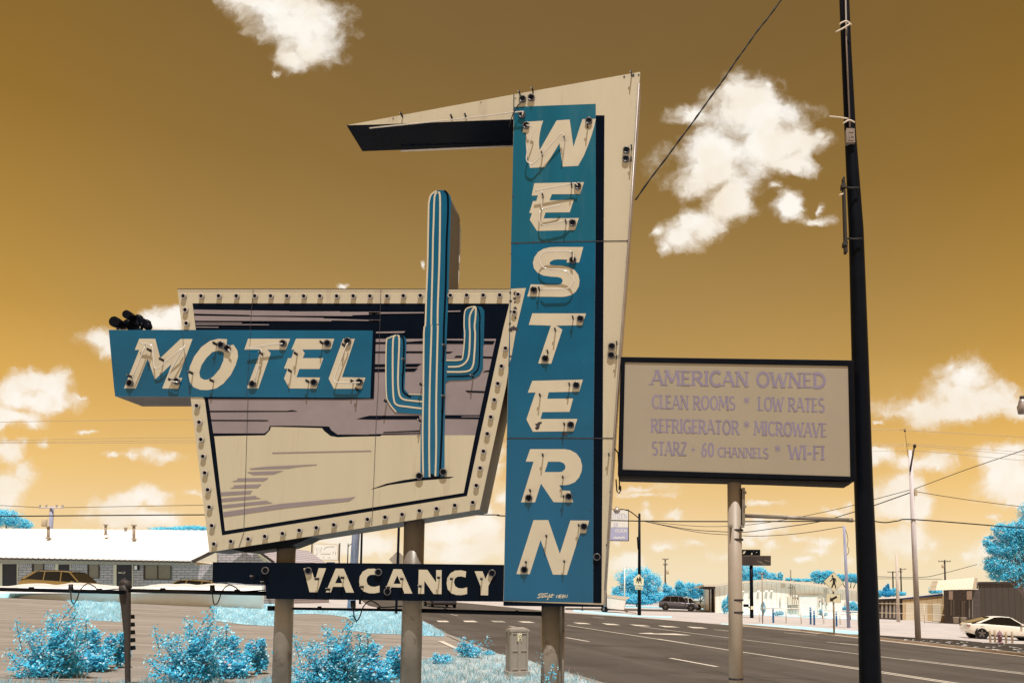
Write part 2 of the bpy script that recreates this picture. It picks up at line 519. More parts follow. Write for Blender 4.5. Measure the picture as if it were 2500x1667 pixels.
M['door'] = mat('navy_door', (0.012, 0.014, 0.024), 0.4, 0.4, var=0.2)
M['trim'] = mat('cream_trim', (0.66, 0.56, 0.43), 0.6, 0.3, var=0.06)
M['blind'] = mat('window_blind', (0.21, 0.17, 0.13), 0.3, 0.5, var=0.12, vscale=2)
M['windowdark'] = mat('dark_window', (0.03, 0.025, 0.022), 0.12, 0.6, var=0.2)
M['shed'] = corrug_mat('cream_sheet_cladding', (0.99, 0.91, 0.82), (0.82, 0.72, 0.60), 0.62, 0.14)
M['shedroof'] = mat('shed_roof', (0.74, 0.64, 0.52), 0.6, 0.3, var=0.08)
M['tanclad'] = corrug_mat('tan_cladding', (0.58, 0.42, 0.235), (0.36, 0.25, 0.14), 0.75, 0.09)
M['darkclad'] = corrug_mat('dark_cladding', (0.055, 0.045, 0.04), (0.03, 0.024, 0.022), 0.9, 0.10, axis=1)
M['darkclad2'] = corrug_mat('weathered_dark_cladding', (0.062, 0.05, 0.042), (0.03, 0.025, 0.022), 0.75, 0.08, axis=0)
M['stripeclad'] = corrug_mat('striped_shed_side', (0.10, 0.08, 0.07), (0.25, 0.20, 0.17), 2.4, 0.45, axis=1)
M['rolldoor'] = corrug_mat('roller_door', (0.74, 0.64, 0.48), (0.55, 0.46, 0.34), 0.35, 0.12, axis=2)
M['mansard'] = corrug_mat('cream_mansard', (0.70, 0.60, 0.46), (0.50, 0.41, 0.30), 0.42, 0.15)
M['bluetrim'] = mat('blue_trim', (0.025, 0.05, 0.16), 0.5, 0.4, var=0.15)
M['pinkcol'] = mat('pink_pilaster', (0.46, 0.36, 0.31), 0.8, 0.2, var=0.1)
M['bollard'] = mat('blue_plastic', (0.012, 0.16, 0.44), 0.45, 0.4, var=0.08)
M['signface'] = mat('pale_sign_face', (0.80, 0.74, 0.52), 0.5, 0.35, var=0.03)
M['signgrey'] = mat('bare_sign_back', (0.38, 0.31, 0.25), 0.5, 0.4, 0.2, var=0.1)
M['bannerlilac'] = mat('banner_lilac', (0.42, 0.42, 0.62), 0.6, 0.3, var=0.05)
M['bannertext'] = mat('banner_text', (0.55, 0.54, 0.70), 0.6, 0.3, var=0.05)
M['gold'] = mat('gold_car_paint', (0.36, 0.24, 0.085), 0.22, 0.6, 0.5, var=0.04, coat=0.6)
M['greycar'] = mat('grey_car_paint', (0.15, 0.14, 0.17), 0.22, 0.6, 0.4, var=0.04, coat=0.6)
M['whitecar'] = mat('white_car_paint', (0.80, 0.77, 0.73), 0.25, 0.5, 0.0, var=0.03, coat=0.6)
M['creamcar'] = mat('pearl_car_paint', (0.84, 0.79, 0.70), 0.2, 0.5, 0.0, var=0.03, coat=0.8)
M['carglass'] = mat('car_glass', (0.012, 0.010, 0.008), 0.06, 0.35, var=0.1)
M['tyre'] = mat('tyre_rubber', (0.018, 0.016, 0.016), 0.75, 0.2, var=0.2)
M['rim'] = mat('alloy_rim', (0.20, 0.18, 0.17), 0.3, 0.6, 0.7, var=0.1)
M['lamp'] = mat('lamp_lens', (0.34, 0.16, 0.15), 0.15, 0.6, var=0.05)
M['lampw'] = mat('headlamp_lens', (0.6, 0.58, 0.55), 0.1, 0.7, var=0.05)
M['hydrant'] = mat('faded_hydrant', (0.26, 0.15, 0.17), 0.6, 0.3, var=0.2)
M['postcream'] = mat('cream_post', (0.52, 0.42, 0.29), 0.7, 0.3, var=0.2)
M['cabinet'] = mat('beige_cabinet', (0.30, 0.262, 0.225), 0.55, 0.35, var=0.06, vscale=3)
M['wire'] = mat('black_wire', (0.012, 0.011, 0.012), 0.6, 0.3, var=0.1)
M['wirepale'] = mat('bare_wire', (0.55, 0.45, 0.36), 0.35, 0.5, 0.6, var=0.1)
M['tie'] = mat('pale_zip_tie', (0.62, 0.53, 0.42), 0.4, 0.4, var=0.1)
M['greybox'] = mat('grey_box', (0.22, 0.17, 0.14), 0.5, 0.4, var=0.15)
M['hill'] = mat('far_ground', (0.30, 0.42, 0.45), 0.95, 0.1, var=0.3, vscale=0.05)

# ---------------------------------------------------------------- building helpers
ORG = {}
col = sc.collection


def place(o, name, parent, origin):
    col.objects.link(o)
    if parent is not None:
        o.parent = parent
    ORG[o.name] = origin
    return o


def tag(o, label=None, cat=None, group=None, kind=None):
    if label: o['label'] = label
    if cat: o['category'] = cat
    if group: o['group'] = group
    if kind: o['kind'] = kind
    return o


def thing(name, loc, label, cat, group=None):
    o = bpy.data.objects.new(name, None)
    o.empty_display_size = 0.3
    o.location = loc
    col.objects.link(o)
    ORG[o.name] = Vector(loc)
    return tag(o, label, cat, group)


class MB:
    """collects geometry in world coordinates; build() links it as one mesh object"""
    def __init__(self):
        self.v, self.f, self.mi, self.sm = [], [], [], []
        self.m = 0
        self.smooth = False

    def face(self, pts):
        n = len(self.v)
        self.v += [tuple(p) for p in pts]
        self._f(tuple(range(n, n + len(pts))))

    def _f(self, idx):
        self.f.append(idx)
        self.mi.append(self.m)
        self.sm.append(self.smooth)

    def poly(self, outer, holes=(), flip=False):
        """planar polygon (any shape, with holes)"""
        loops = [[Vector(p) for p in outer]] + [[Vector(p) for p in h] for h in holes]
        flat = [p for l in loops for p in l]
        n = len(self.v)
        self.v += [tuple(p) for p in flat]
        for t in tessellate_polygon(loops):
            self._f(tuple(n + i for i in t))

    def prism(self, outer, back, holes=(), cap_back=True, m_front=None, m_side=None):
        """front polygon and the same polygon moved by the vector back"""
        back = Vector(back)
        if m_front is not None: self.m = m_front
        self.poly(outer, holes)
        if m_side is not None: self.m = m_side
        for loop in [outer] + list(holes):
            k = len(loop)
            for i in range(k):
                a, b = Vector(loop[i]), Vector(loop[(i + 1) % k])
                self.face([a, b, b + back, a + back])
        if cap_back:
            self.poly([Vector(p) + back for p in outer], [[Vector(p) + back for p in h] for h in holes])

    def box(self, c, s, rz=0.0):
        cx, cy, cz = c
        sx, sy, sz = s[0] / 2, s[1] / 2, s[2] / 2
        n = len(self.v)
        cr, sr = math.cos(rz), math.sin(rz)
        for dx, dy, dz in ((-1, -1, -1), (1, -1, -1), (1, 1, -1), (-1, 1, -1), (-1, -1, 1), (1, -1, 1), (1, 1, 1), (-1, 1, 1)):
            X, Yv = dx * sx, dy * sy
            self.v.append((cx + X * cr - Yv * sr, cy + X * sr + Yv * cr, cz + dz * sz))
        for q in ((0, 3, 2, 1), (4, 5, 6, 7), (0, 1, 5, 4), (1, 2, 6, 5), (2, 3, 7, 6), (3, 0, 4, 7)):
            self._f(tuple(n + i for i in q))

    def tube(self, pts, r, seg=8, caps=True):
        pts = [Vector(p) for p in pts]
        rs = r if isinstance(r, (list, tuple)) else [r] * len(pts)
        rings = []
        prev = None
        for i, p in enumerate(pts):
            a = pts[max(i - 1, 0)]
            b = pts[min(i + 1, len(pts) - 1)]
            d = (b - a)
            if d.length < 1e-9: d = Vector((0, 0, 1))
            d.normalize()
            if prev is None:
                ref = Vector((0, 0, 1)) if abs(d.z) < 0.9 else Vector((0, 1, 0))
                u = d.cross(ref).normalized()
            else:
                u = prev - d * prev.dot(d)
                if u.length < 1e-6:
                    u = d.cross(Vector((0.3, 0.5, 0.8)))
                u.normalize()
            prev = u
            w = d.cross(u)
            n = len(self.v)
            for k in range(seg):
                t = 2 * math.pi * k / seg
                self.v.append(tuple(p + (u * math.cos(t) + w * math.sin(t)) * rs[i]))
            rings.append(n)
        sm = self.smooth
        self.smooth = True
        for i in range(len(rings) - 1):
            a, b = rings[i], rings[i + 1]
            for k in range(seg):
                k2 = (k + 1) % seg
                self._f((a + k, a + k2, b + k2, b + k))
        self.smooth = sm
        if caps:
            self._f(tuple(rings[0] + k for k in reversed(range(seg))))
            self._f(tuple(rings[-1] + k for k in range(seg)))

    def lathe(self, c, prof, axis='z', seg=16):
        """prof: list of (radius, height along axis)"""
        c = Vector(c)
        n0 = len(self.v)
        for (r, h) in prof:
            for k in range(seg):
                t = 2 * math.pi * k / seg
                a, b = r * math.cos(t), r * math.sin(t)
                if axis == 'z': p = c + Vector((a, b, h))
                elif axis == 'y': p = c + Vector((a, h, b))
                else: p = c + Vector((h, a, b))
                self.v.append(tuple(p))
        sm = self.smooth
        self.smooth = True
        for i in range(len(prof) - 1):
            for k in range(seg):
                k2 = (k + 1) % seg
                self._f((n0 + i * seg + k, n0 + i * seg + k2, n0 + (i + 1) * seg + k2, n0 + (i + 1) * seg + k))
        self.smooth = sm
        self._f(tuple(n0 + k for k in range(seg)))
        self._f(tuple(n0 + (len(prof) - 1) * seg + k for k in range(seg)))

    def build(self, name, mats, parent=None, bevel=0.0, local=False, sub=0):
        origin = Vector((0, 0, 0))
        if parent is not None and not local:
            origin = ORG[parent.name]
        me = bpy.data.meshes.new(name)
        vs = self.v if local or origin.length == 0 else [(x - origin.x, y - origin.y, z - origin.z) for (x, y, z) in self.v]
        me.from_pydata(vs, [], self.f)
        mats = mats if isinstance(mats, (list, tuple)) else [mats]
        for mm in mats:
            me.materials.append(M[mm] if isinstance(mm, str) else mm)
        if len(mats) > 1:
            me.polygons.foreach_set('material_index', self.mi)
        if any(self.sm):
            me.polygons.foreach_set('use_smooth', self.sm)
        me.validate()
        me.update()
        bm = bmesh.new()
        bm.from_mesh(me)
        if len(bm.verts) < 6000:
            bmesh.ops.remove_doubles(bm, verts=bm.verts, dist=1e-5)
            bmesh.ops.recalc_face_normals(bm, faces=bm.faces)
        bm.to_mesh(me)
        bm.free()
        o = bpy.data.objects.new(name, me)
        if bevel:
            bv = o.modifiers.new('bevel', 'BEVEL')
            bv.width = bevel
            bv.segments = 2
            bv.limit_method = 'ANGLE'
        place(o, name, parent, origin)
        return o


def copy_tree(o, parent=None):
    c = o.copy()
    col.objects.link(c)
    ORG[c.name] = ORG.get(o.name, Vector())
    if parent is not None:
        c.parent = parent
    for ch in list(o.children):
        copy_tree(ch, c)
    return c


def PP(zone, pts, Y):
    return [P(x, y, Y) for (x, y) in Z(zone, pts)]


def flat(name, zone, pts, Y, m, parent, holes=(), th=0.0):
    b = MB()
    o = PP(zone, pts, Y)
    hs = [PP(zone, h, Y) for h in holes]
    if th:
        b.prism(o, (0, th, 0), hs)
    else:
        b.poly(o, hs)
    return b.build(name, m, parent)


def ribbon(b, pts3, w, up=None):
    """flat stroke in the X-Z plane along pts3 with width w (or list of widths)"""
    n = len(pts3)
    ws = w if isinstance(w, (list, tuple)) else [w] * n
    L_, R_ = [], []
    b.lift = getattr(b, 'lift', 0) + 1
    pts3 = [Vector(p) + Vector((0, -0.0003 * (b.lift % 12), 0)) for p in pts3]   # strokes never share a plane
    for i in range(n):
        a, c = pts3[max(i - 1, 0)], pts3[min(i + 1, n - 1)]
        d = Vector((c.x - a.x, 0, c.z - a.z)).normalized()
        nn = Vector((-d.z, 0, d.x))
        L_.append(pts3[i] + nn * ws[i] / 2)
        R_.append(pts3[i] - nn * ws[i] / 2)
    for i in range(n - 1):
        b.face([L_[i], L_[i + 1], R_[i + 1], R_[i]])


def smooth_path(pts, k=4):
    """Catmull-Rom through 2-D or 3-D points"""
    pts = [Vector(p) for p in pts]
    out = []
    for i in range(len(pts) - 1):
        p0, p1, p2, p3 = pts[max(i - 1, 0)], pts[i], pts[i + 1], pts[min(i + 2, len(pts) - 1)]
        for j in range(k):
            t = j / k
            out.append(0.5 * ((2 * p1) + (p2 - p0) * t + (2 * p0 - 5 * p1 + 4 * p2 - p3) * t * t + (3 * p1 - p0 - 3 * p2 + p3) * t ** 3))
    out.append(pts[-1])
    return out


# stroke lettering: glyph -> (advance, strokes); each stroke (weight, points); 1 = thick, 0 = thin
def arc(cx, cy, rx, ry, a0, a1, n=9):
    return [(cx + rx * math.cos(R(a0 + (a1 - a0) * i / (n - 1))), cy + ry * math.sin(R(a0 + (a1 - a0) * i / (n - 1)))) for i in range(n)]


FONT = {
    'A': (.80, [(0, [(.06, 0), (.40, 1)]), (1, [(.40, 1), (.74, 0)]), (0, [(.18, .34), (.62, .34)])]),
    'M': (.98, [(0, [(.08, 0), (.16, 1)]), (1, [(.16, 1), (.48, .2)]), (0, [(.48, .2), (.80, 1)]), (1, [(.80, 1), (.90, 0)])]),
    'E': (.62, [(1, [(.14, 0), (.14, 1)]), (0, [(.1, .95), (.56, .95)]), (0, [(.1, .5), (.5, .5)]), (0, [(.1, .05), (.58, .05)])]),
    'R': (.76, [(1, [(.14, 0), (.14, 1)]), (0, [(.1, .95), (.4, .95)]), (1, arc(.38, .72, .22, .22, 90, -90)), (0, [(.1, .49), (.4, .49)]), (1, [(.36, .49), (.68, 0)])]),
    'I': (.30, [(1, [(.15, 0), (.15, 1)])]),
    'C': (.74, [(1, arc(.44, .5, .34, .47, 48, 312, 15))]),
    'N': (.82, [(0, [(.13, 0), (.13, 1)]), (1, [(.13, 1), (.68, 0)]), (0, [(.68, 0), (.68, 1)])]),
    'O': (.84, [(1, arc(.42, .5, .32, .46, 0, 360, 21))]),
    'W': (1.06, [(1, [(.06, 1), (.28, 0)]), (0, [(.28, 0), (.53, .9)]), (1, [(.53, .9), (.76, 0)]), (0, [(.76, 0), (1.0, 1)])]),
    'D': (.80, [(1, [(.14, 0), (.14, 1)]), (1, [(.1, .95), (.34, .95)] + arc(.34, .5, .36, .45, 80, -80, 11) + [(.34, .05), (.1, .05)])]),
    'L': (.58, [(1, [(.14, 0), (.14, 1)]), (0, [(.1, .05), (.56, .05)])]),
    'S': (.64, [(1, arc(.33, .73, .22, .23, 40, 270, 11) + arc(.33, .26, .23, .24, 90, -140, 11))]),
    'T': (.68, [(1, [(.34, 0), (.34, 1)]), (0, [(.04, .94), (.64, .94)])]),
    'F': (.58, [(1, [(.14, 0), (.14, 1)]), (0, [(.1, .95), (.56, .95)]), (0, [(.1, .5), (.48, .5)])]),
    'G': (.80, [(1, arc(.44, .5, .34, .47, 48, 325, 15)), (1, [(.70, .04), (.70, .44)]), (0, [(.50, .42), (.76, .42)])]),
    'V': (.78, [(1, [(.06, 1), (.38, 0)]), (0, [(.38, 0), (.72, 1)])]),
    'H': (.82, [(1, [(.14, 0), (.14, 1)]), (1, [(.68, 0), (.68, 1)]), (0, [(.14, .52), (.68, .52)])]),
    'Z': (.68, [(0, [(.08, .95), (.60, .95)]), (1, [(.58, .95), (.08, .05)]), (0, [(.06, .05), (.62, .05)])]),
    '6': (.66, [(1, [(.50, .97), (.30, .85), (.14, .55)]), (1, arc(.33, .28, .20, .26, 0, 360, 15))]),
    '0': (.68, [(1, arc(.34, .5, .23, .46, 0, 360, 19))]),
    '2': (.62, [(1, arc(.30, .74, .20, .22, 160, -20, 9) + [(.08, .05)]), (0, [(.06, .05), (.56, .05)])]),
    '7': (.60, [(0, [(.06, .95), (.54, .95)]), (1, [(.52, .95), (.22, 0)])]),
    '-': (.42, [(1, [(.05, .42), (.37, .42)])]),
    '+': (.60, [(0, [(.05, .5), (.55, .5)]), (0, [(.30, .2), (.30, .8)])]),
    '*': (.60, [(1, [(.3, .0), (.3, 1)]), (1, [(.02, .25), (.58, .75)]), (1, [(.02, .75), (.58, .25)])]),
    ' ': (.40, []),
}


def lettering(b, text, quad, thick=.17, thin=.10, serif=True, space=.0):
    """text mapped on the quad tl,tr,br,bl of world points"""
    tl, tr, br, bl = quad
    W = sum(FONT[c][0] + space for c in text) - space
    asp = (tr - tl).length / max((tl - bl).length, 1e-6)

    def mp(x, y):
        u = x / W
        return (bl.lerp(br, u)).lerp(tl.lerp(tr, u), y)
    kx = asp / W                                    # real width of one font unit relative to the height
    H = (tl - bl).length
    x0 = 0
    for c in text:
        adv, strokes = FONT[c]
        for wt, pts in strokes:
            w = (thick if wt else thin) * H * min(1.0, 0.35 + 0.65 * kx)
            p3 = [mp(x0 + x, y) for (x, y) in pts]
            ribbon(b, p3, w)
            if serif and c not in '*+-' and len(pts) == 2:
                for (x, y) in pts:
                    if y in (0, 1):
                        d = .095
                        yy = .035 if y == 0 else .965
                        ribbon(b, [mp(x0 + x - d - .05, yy), mp(x0 + x + d + .05, yy)], .07 * H)
        x0 += adv + space

# ================================================================ the motel sign (one thing)
YS = 10.0                       # distance of the sign's face
sign = thing('motel_sign', (P(1011, 1667, 10.3).x, 10.3, gz(P(1011, 1667, 10.3).x)),
             'tall teal and cream motel sign with angular pylon and painted cactus panel on three posts', 'motel sign')
LY = lambda k: YS - 0.0014 * k   # painted layers

# ---- pylon cabinet with the pointed arm
pyl = [(847, 306), (1255.4, 230.7), (1563, 176), (1535, 588), (1513, 872), (1499.5, 1070), (1473, 1476), (1229, 1467), (1237, 1070), (1247, 640), (1252.6, 361), (1254, 291.5), (915, 304.5)]
b = MB()
b.prism([P(x, y, YS) for x, y in pyl], (0, .6, 0), m_front=0, m_side=1)
pylon = b.build('pylon_cabinet', ['cream', 'galv'], sign)
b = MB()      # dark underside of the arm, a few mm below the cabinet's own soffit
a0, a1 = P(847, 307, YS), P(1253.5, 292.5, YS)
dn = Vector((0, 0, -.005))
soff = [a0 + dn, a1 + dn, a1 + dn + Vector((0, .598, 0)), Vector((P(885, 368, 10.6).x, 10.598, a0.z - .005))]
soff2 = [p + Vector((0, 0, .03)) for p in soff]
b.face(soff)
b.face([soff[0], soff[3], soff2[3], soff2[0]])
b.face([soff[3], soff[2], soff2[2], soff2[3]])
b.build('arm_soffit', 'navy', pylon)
flat('teal_panel', 'PX', [(1255.5, 261.5), (1454.5, 254), (1454, 589), (1340, 591), (1247.8, 593.3), (1252.8, 361)], LY(1), 'teal_faded', pylon)
flat('teal_panel', 'PX', [(1247.8, 593.5), (1340, 591.2), (1454, 589.2), (1451, 872), (1449, 1069.5), (1340, 1069.3), (1237.4, 1069.5), (1247.4, 640)], LY(1), 'teal', pylon)
flat('teal_panel', 'PX', [(1237.4, 1069.7), (1449, 1069.7), (1448, 1470.5), (1229.6, 1466)], LY(1), 'teal_deep', pylon)
flat('navy_shadow_stripe', 'PX', [(1454.6, 282), (1475.8, 282), (1474, 588), (1472.5, 872), (1471.5, 1070), (1468.6, 1471.5), (1448.2, 1470.7), (1449.2, 1070), (1451.2, 872), (1454.2, 592)], LY(2), 'navy', pylon)
b = MB()
for ln in ([(1247.2, 593.5), (1340, 591), (1455, 589), (1534.8, 588)], [(1237, 1069.5), (1340, 1069.3), (1499.5, 1069.5)], [(1254.6, 231), (1254.4, 262), (1254, 291)]):
    ribbon(b, [P(x, y, LY(3.2)) for x, y in ln], .012)
b.build('panel_seam', 'rust', pylon)
# bottom lip and the right edge strip
b = MB()
b.prism([P(1229, 1467.5, YS - .03), P(1473, 1476.5, YS - .03), P(1474, 1481, YS - .03), P(1229, 1478, YS - .03)], (0, .6, 0))
b.build('bottom_lip', 'navy', pylon)
b = MB()
b.tube([P(1560, 205, 9.99), P(1535, 588, 9.99), P(1513, 872, 9.99), P(1499, 1070, 9.99), P(1477, 1440, 9.99)], .012, 6)
b.build('edge_angle', 'galv', pylon)

LET = {
    'W': ('C4', [(93, 239), (273, 228), (254, 285), (241, 345), (233, 400), (230, 455), (236, 526), (408, 225), (540, 216), (577, 492), (668, 212), (804, 208), (787, 285), (762, 370), (725, 475), (685, 575), (625, 682), (470, 690), (437, 455), (290, 695), (140, 703), (120, 620), (103, 530), (97, 430), (103, 347), (63, 347)], []),
    'E': ('C4', [(183, 857), (684, 846), (645, 966), (360, 968), (337, 1030), (581, 1024), (541, 1149), (296, 1152), (277, 1211), (632, 1207), (592, 1328), (211, 1337), (138, 1226), (160, 1157), (133, 1156), (170, 1037), (204, 1036), (220, 980), (157, 981)], []),
    'S': ('C5', [(643, 12), (603, 160), (482, 160), (490, 133), (400, 130), (360, 135), (330, 150), (319, 168), (326, 182), (360, 187), (440, 190), (500, 203), (560, 233), (595, 278), (607, 332), (600, 390), (570, 440), (530, 470), (480, 485), (440, 489), (107, 485), (140, 369), (390, 374), (425, 368), (442, 350), (445, 328), (430, 308), (400, 300), (330, 295), (260, 285), (205, 258), (170, 215), (161, 160), (175, 110), (210, 60), (260, 30), (320, 15), (390, 11)], []),
    'T': ('C5', [(155, 646), (669, 647), (632, 760), (385, 763), (443, 802), (336, 1127), (211, 1124), (333, 763), (121, 756)], []),
    'E2': ('A6', [(339, 986), (760, 976), (730, 1076), (476, 1081), (463, 1135), (679, 1133), (649, 1244), (424, 1246), (407, 1303), (714, 1302), (682, 1405), (344, 1409), (290, 1307), (366, 1083), (302, 1084)], []),
    'R': ('A7', [(398, 160), (690, 160), (740, 168), (790, 195), (825, 240), (841, 300), (836, 350), (815, 400), (780, 440), (730, 462), (690, 467), (645, 466), (672, 512), (738, 514), (764, 612), (598, 611), (490, 452), (440, 612), (321, 612), (427, 267), (361, 266)], [[(551, 267), (650, 267), (685, 280), (699, 305), (695, 330), (670, 352), (640, 355), (522, 355)]]),
    'N': ('A7', [(427, 763), (553, 763), (651, 1050), (740, 766), (900, 767), (874, 873), (822, 874), (711, 1228), (592, 1226), (487, 932), (395, 1222), (281, 1222)], []),
}
for k, (zn, pts, holes) in LET.items():
    flat('letter', zn, pts, LY(2), 'letter', pylon, holes)
# maker's signature at the foot of the pylon
b = MB()
sig = [[(512, 1392), (490, 1388), (472, 1394), (470, 1402), (484, 1408), (482, 1418), (470, 1424), (458, 1420)], [(505, 1392), (548, 1386)], [(492, 1414), (504, 1408), (502, 1402), (494, 1406), (493, 1418), (502, 1422), (510, 1414)],
       [(512, 1406), (518, 1404), (516, 1421)], [(518, 1410), (524, 1404), (528, 1406)], [(533, 1406), (530, 1421)], [(536, 1398), (537, 1397)], [(552, 1405), (543, 1406), (541, 1416), (548, 1418), (553, 1404), (549, 1436), (541, 1440)],
       [(566, 1390), (558, 1421)], [(560, 1413), (568, 1406), (572, 1410), (570, 1421)], [(588, 1388), (580, 1420), (588, 1421)], [(576, 1401), (604, 1399)],
       [(620, 1424), (628, 1398), (638, 1424), (646, 1398)], [(666, 1397), (652, 1398), (646, 1424), (661, 1424)], [(650, 1411), (662, 1410)], [(684, 1398), (674, 1403), (668, 1417), (674, 1424), (682, 1418), (688, 1404), (684, 1398)], [(692, 1424), (698, 1398), (708, 1424), (717, 1398)]]
for st in sig:
    ribbon(b, PP('A7', st, LY(2)), .0115)
b.build('signature', 'letter', pylon)
# cream strip of the bulb border carried over onto the pylon
flat('border_strip', 'PX', [(1247, 705), (1284, 703), (1261, 800), (1247.5, 876), (1244.5, 884), (1246, 780)], LY(2.5), 'cream', pylon)
b = MB()
random.seed(3)
for (x, y, r) in ((1246, 715, 3), (1247, 735, 4), (1257, 716, 5), (1256, 728, 4), (1258, 752, 5), (1257, 738, 3), (1258, 776, 3), (1245, 790, 4), (1247, 806, 6), (1253, 801, 7), (1260, 803, 5), (1247, 760, 3), (1246, 870, 3), (1243, 890, 3),
                  (1313, 1037, 8), (1311, 1044, 6), (1318, 1032, 5), (1381, 1060, 6), (1375, 1059, 5), (1262, 594, 3), (1290, 593, 3), (1325, 591, 3), (1532, 588, 3), (1441, 1246, 2), (1253, 800, 4), (1546, 184, 4), (1524, 188, 3), (1559, 183, 3), (1534, 600, 3), (1531, 640, 4), (1526, 700, 3), (1513, 868, 3), (1507, 960, 3), (1500, 1066, 3), (1238, 1090, 2), (1247, 620, 2), (1252, 480, 2), (1490, 1200, 3), (1482, 1330, 3), (1258, 240, 2), (1174, 250, 2), (960, 289, 2), (1303, 592, 3), (1420, 590, 2), (1285, 1069, 2), (1395, 1069, 2)):
    k = 9
    pts = []
    for i in range(k):
        t = 2 * math.pi * i / k
        rr = r * random.uniform(.45, 1.15)
        pts.append(P(x + rr * math.cos(t), y + rr * math.sin(t), LY(3.5 + random.random() * .4)))
    b.poly(pts)
b.build('rust_patch', 'rust', pylon)

# ---- picture cabinet (bulb border, painted desert)
pic = [(433, 706), (1245.5, 706.5), (1241, 905), (1236, 940), (1171, 1243), (511, 1347.5)]
b = MB()
b.prism([P(x, y, YS) for x, y in pic], (0, .5, 0), m_front=0, m_side=1)
picture = b.build('picture_cabinet', ['cream', 'side'], sign)
flat('navy_field', 'PX', [(470, 740.5), (1243.5, 741), (1229, 800), (1140, 1210), (542, 1306)], LY(1), 'navy', picture)
flat('mauve_sky', 'PX', [(884, 827), (1211, 827), (1159.7, 1064), (522, 1066), (508, 973), (884, 973)], LY(2), 'mauve', picture)
flat('desert_floor', 'PX', [(523, 1064), (600, 1063), (645, 1062.5), (656, 1052), (660, 1041), (736, 1041), (789, 1045), (796, 1055), (806, 1064), (825, 1067), (930, 1062.5), (1160, 1062), (1132, 1202.6), (549.4, 1295.3)], LY(3), 'cream', picture)
b = MB()
STREAK_NAVY = [
    ('A1', [(968, 1268), (1395, 1269), (1428, 1245), (1440, 1207), (1650, 1206), (1925, 1212), (1945, 1243), (1995, 1278), (2352, 1279), (2352, 1291), (2000, 1297), (1945, 1290), (1890, 1252), (1868, 1224), (1640, 1218), (1449, 1214), (1442, 1240), (1402, 1283), (975, 1291)]),
    ('A4', [(0, 906), (440, 892), (440, 898), (0, 916)]),
    ('A1', [(948, 1083), (1580, 1084), (1625, 1077), (1670, 1087), (1580, 1091), (950, 1094)]),
    ('A1', [(957, 1157), (1415, 1159), (1438, 1165), (1400, 1168), (960, 1167)]),
    ('A1', [(2150, 1150), (2250, 1125), (2352, 1124), (2352, 1156), (2200, 1153)]),
    ('A4', [(5, 747), (428, 747), (434, 778), (0, 778)]),
    ('A4', [(650, 742), (945, 742), (942, 776), (650, 772)]),
    ('A4', [(50, 310), (452, 305), (410, 333), (50, 335)]), ('A4', [(50, 348), (420, 344), (390, 373), (50, 377)]),
    ('A4', [(55, 202), (466, 199), (466, 216), (55, 215)]), ('A4', [(55, 122), (320, 121), (470, 109), (470, 137), (55, 138)]),
    ('A4', [(660, 107), (1075, 112), (1058, 141), (660, 136)]), ('A4', [(655, 203), (722, 202), (688, 218), (655, 218)]),
    ('A4', [(725, 252), (745, 237), (1052, 245), (1049, 261), (800, 254)]), ('A4', [(968, 378), (990, 366), (1028, 359), (1025, 373)]),
    ('A4', [(820, 533), (985, 538), (985, 553), (840, 548)]), ('A4', [(120, 886), (435, 871), (440, 881), (130, 894)]),
    ('A4', [(20, 1372), (150, 1325), (300, 1294), (440, 1274), (727, 1265), (690, 1279), (430, 1299), (170, 1336), (35, 1371)]),
]
for k, (zn, pts) in enumerate(STREAK_NAVY):
    b.poly(PP(zn, pts, LY(4) - .0002 * (k % 4)))
b.build('navy_streaks', 'navy', picture)
b = MB()
STREAK_MAUVE = [
    ('C6', [(152, 168), (1250, 184), (1260, 190), (1830, 188), (1840, 194), (2290, 193), (2295, 213), (2170, 220), (2160, 228), (1985, 232), (1970, 242), (800, 237), (790, 230), (158, 215)]),
    ('C6', [(162, 238), (1640, 262), (1650, 270), (2300, 290), (2295, 300), (1740, 292), (1735, 302), (170, 295)]),
    ('C6', [(173, 315), (705, 317), (710, 326), (173, 322)]), ('C6', [(175, 333), (1022, 337), (1015, 347), (175, 343)]), ('C6', [(178, 364), (440, 366), (438, 375), (178, 373)]),
    ('A3', [(0, 1262), (530, 1261), (530, 1273), (0, 1279)]), ('A3', [(750, 1249), (885, 1247), (875, 1258), (750, 1261)]),
    ('A3', [(0, 1333), (118, 1337), (105, 1348), (0, 1345)]), ('A3', [(65, 1450), (352, 1444), (335, 1461), (65, 1464)]),
    ('A5', [(918, 408), (1870, 388), (1865, 398), (920, 418)]), ('A5', [(700, 560), (870, 542), (1350, 521), (1345, 528), (1150, 546), (1080, 560), (720, 571)]),
    ('A5', [(677, 595), (1030, 582), (970, 601), (935, 616), (740, 622)]), ('A5', [(527, 686), (590, 670), (583, 655), (885, 651), (840, 682), (600, 685)]),
    ('A5', [(510, 751), (560, 735), (550, 722), (818, 711), (780, 746)]), ('A5', [(424, 788), (735, 772), (715, 785), (715, 803), (428, 822)]),
    ('A5', [(433, 850), (762, 822), (765, 833), (812, 848), (438, 880)]), ('A5', [(442, 911), (865, 867), (885, 880), (928, 891), (446, 940)]),
    ('A5', [(450, 978), (1000, 899), (1640, 842), (1718, 830), (1655, 873), (1000, 946), (456, 1025)]),
    ('A4', [(790, 753), (943, 753), (943, 760), (790, 759)]),
]
for k, (zn, pts) in enumerate(STREAK_MAUVE):
    b.poly(PP(zn, pts, LY(5.5)))
b.build('mauve_streaks', 'mauve', picture)
b = MB()
for ln in ([(618, 707), (611, 800), (595, 1300), (583, 1335)], [(930, 707), (929, 740), (923, 950), (918, 1040), (910, 1240), (907, 1283)]):
    ribbon(b, [P(x, y, LY(6.5)) for x, y in ln], .006)
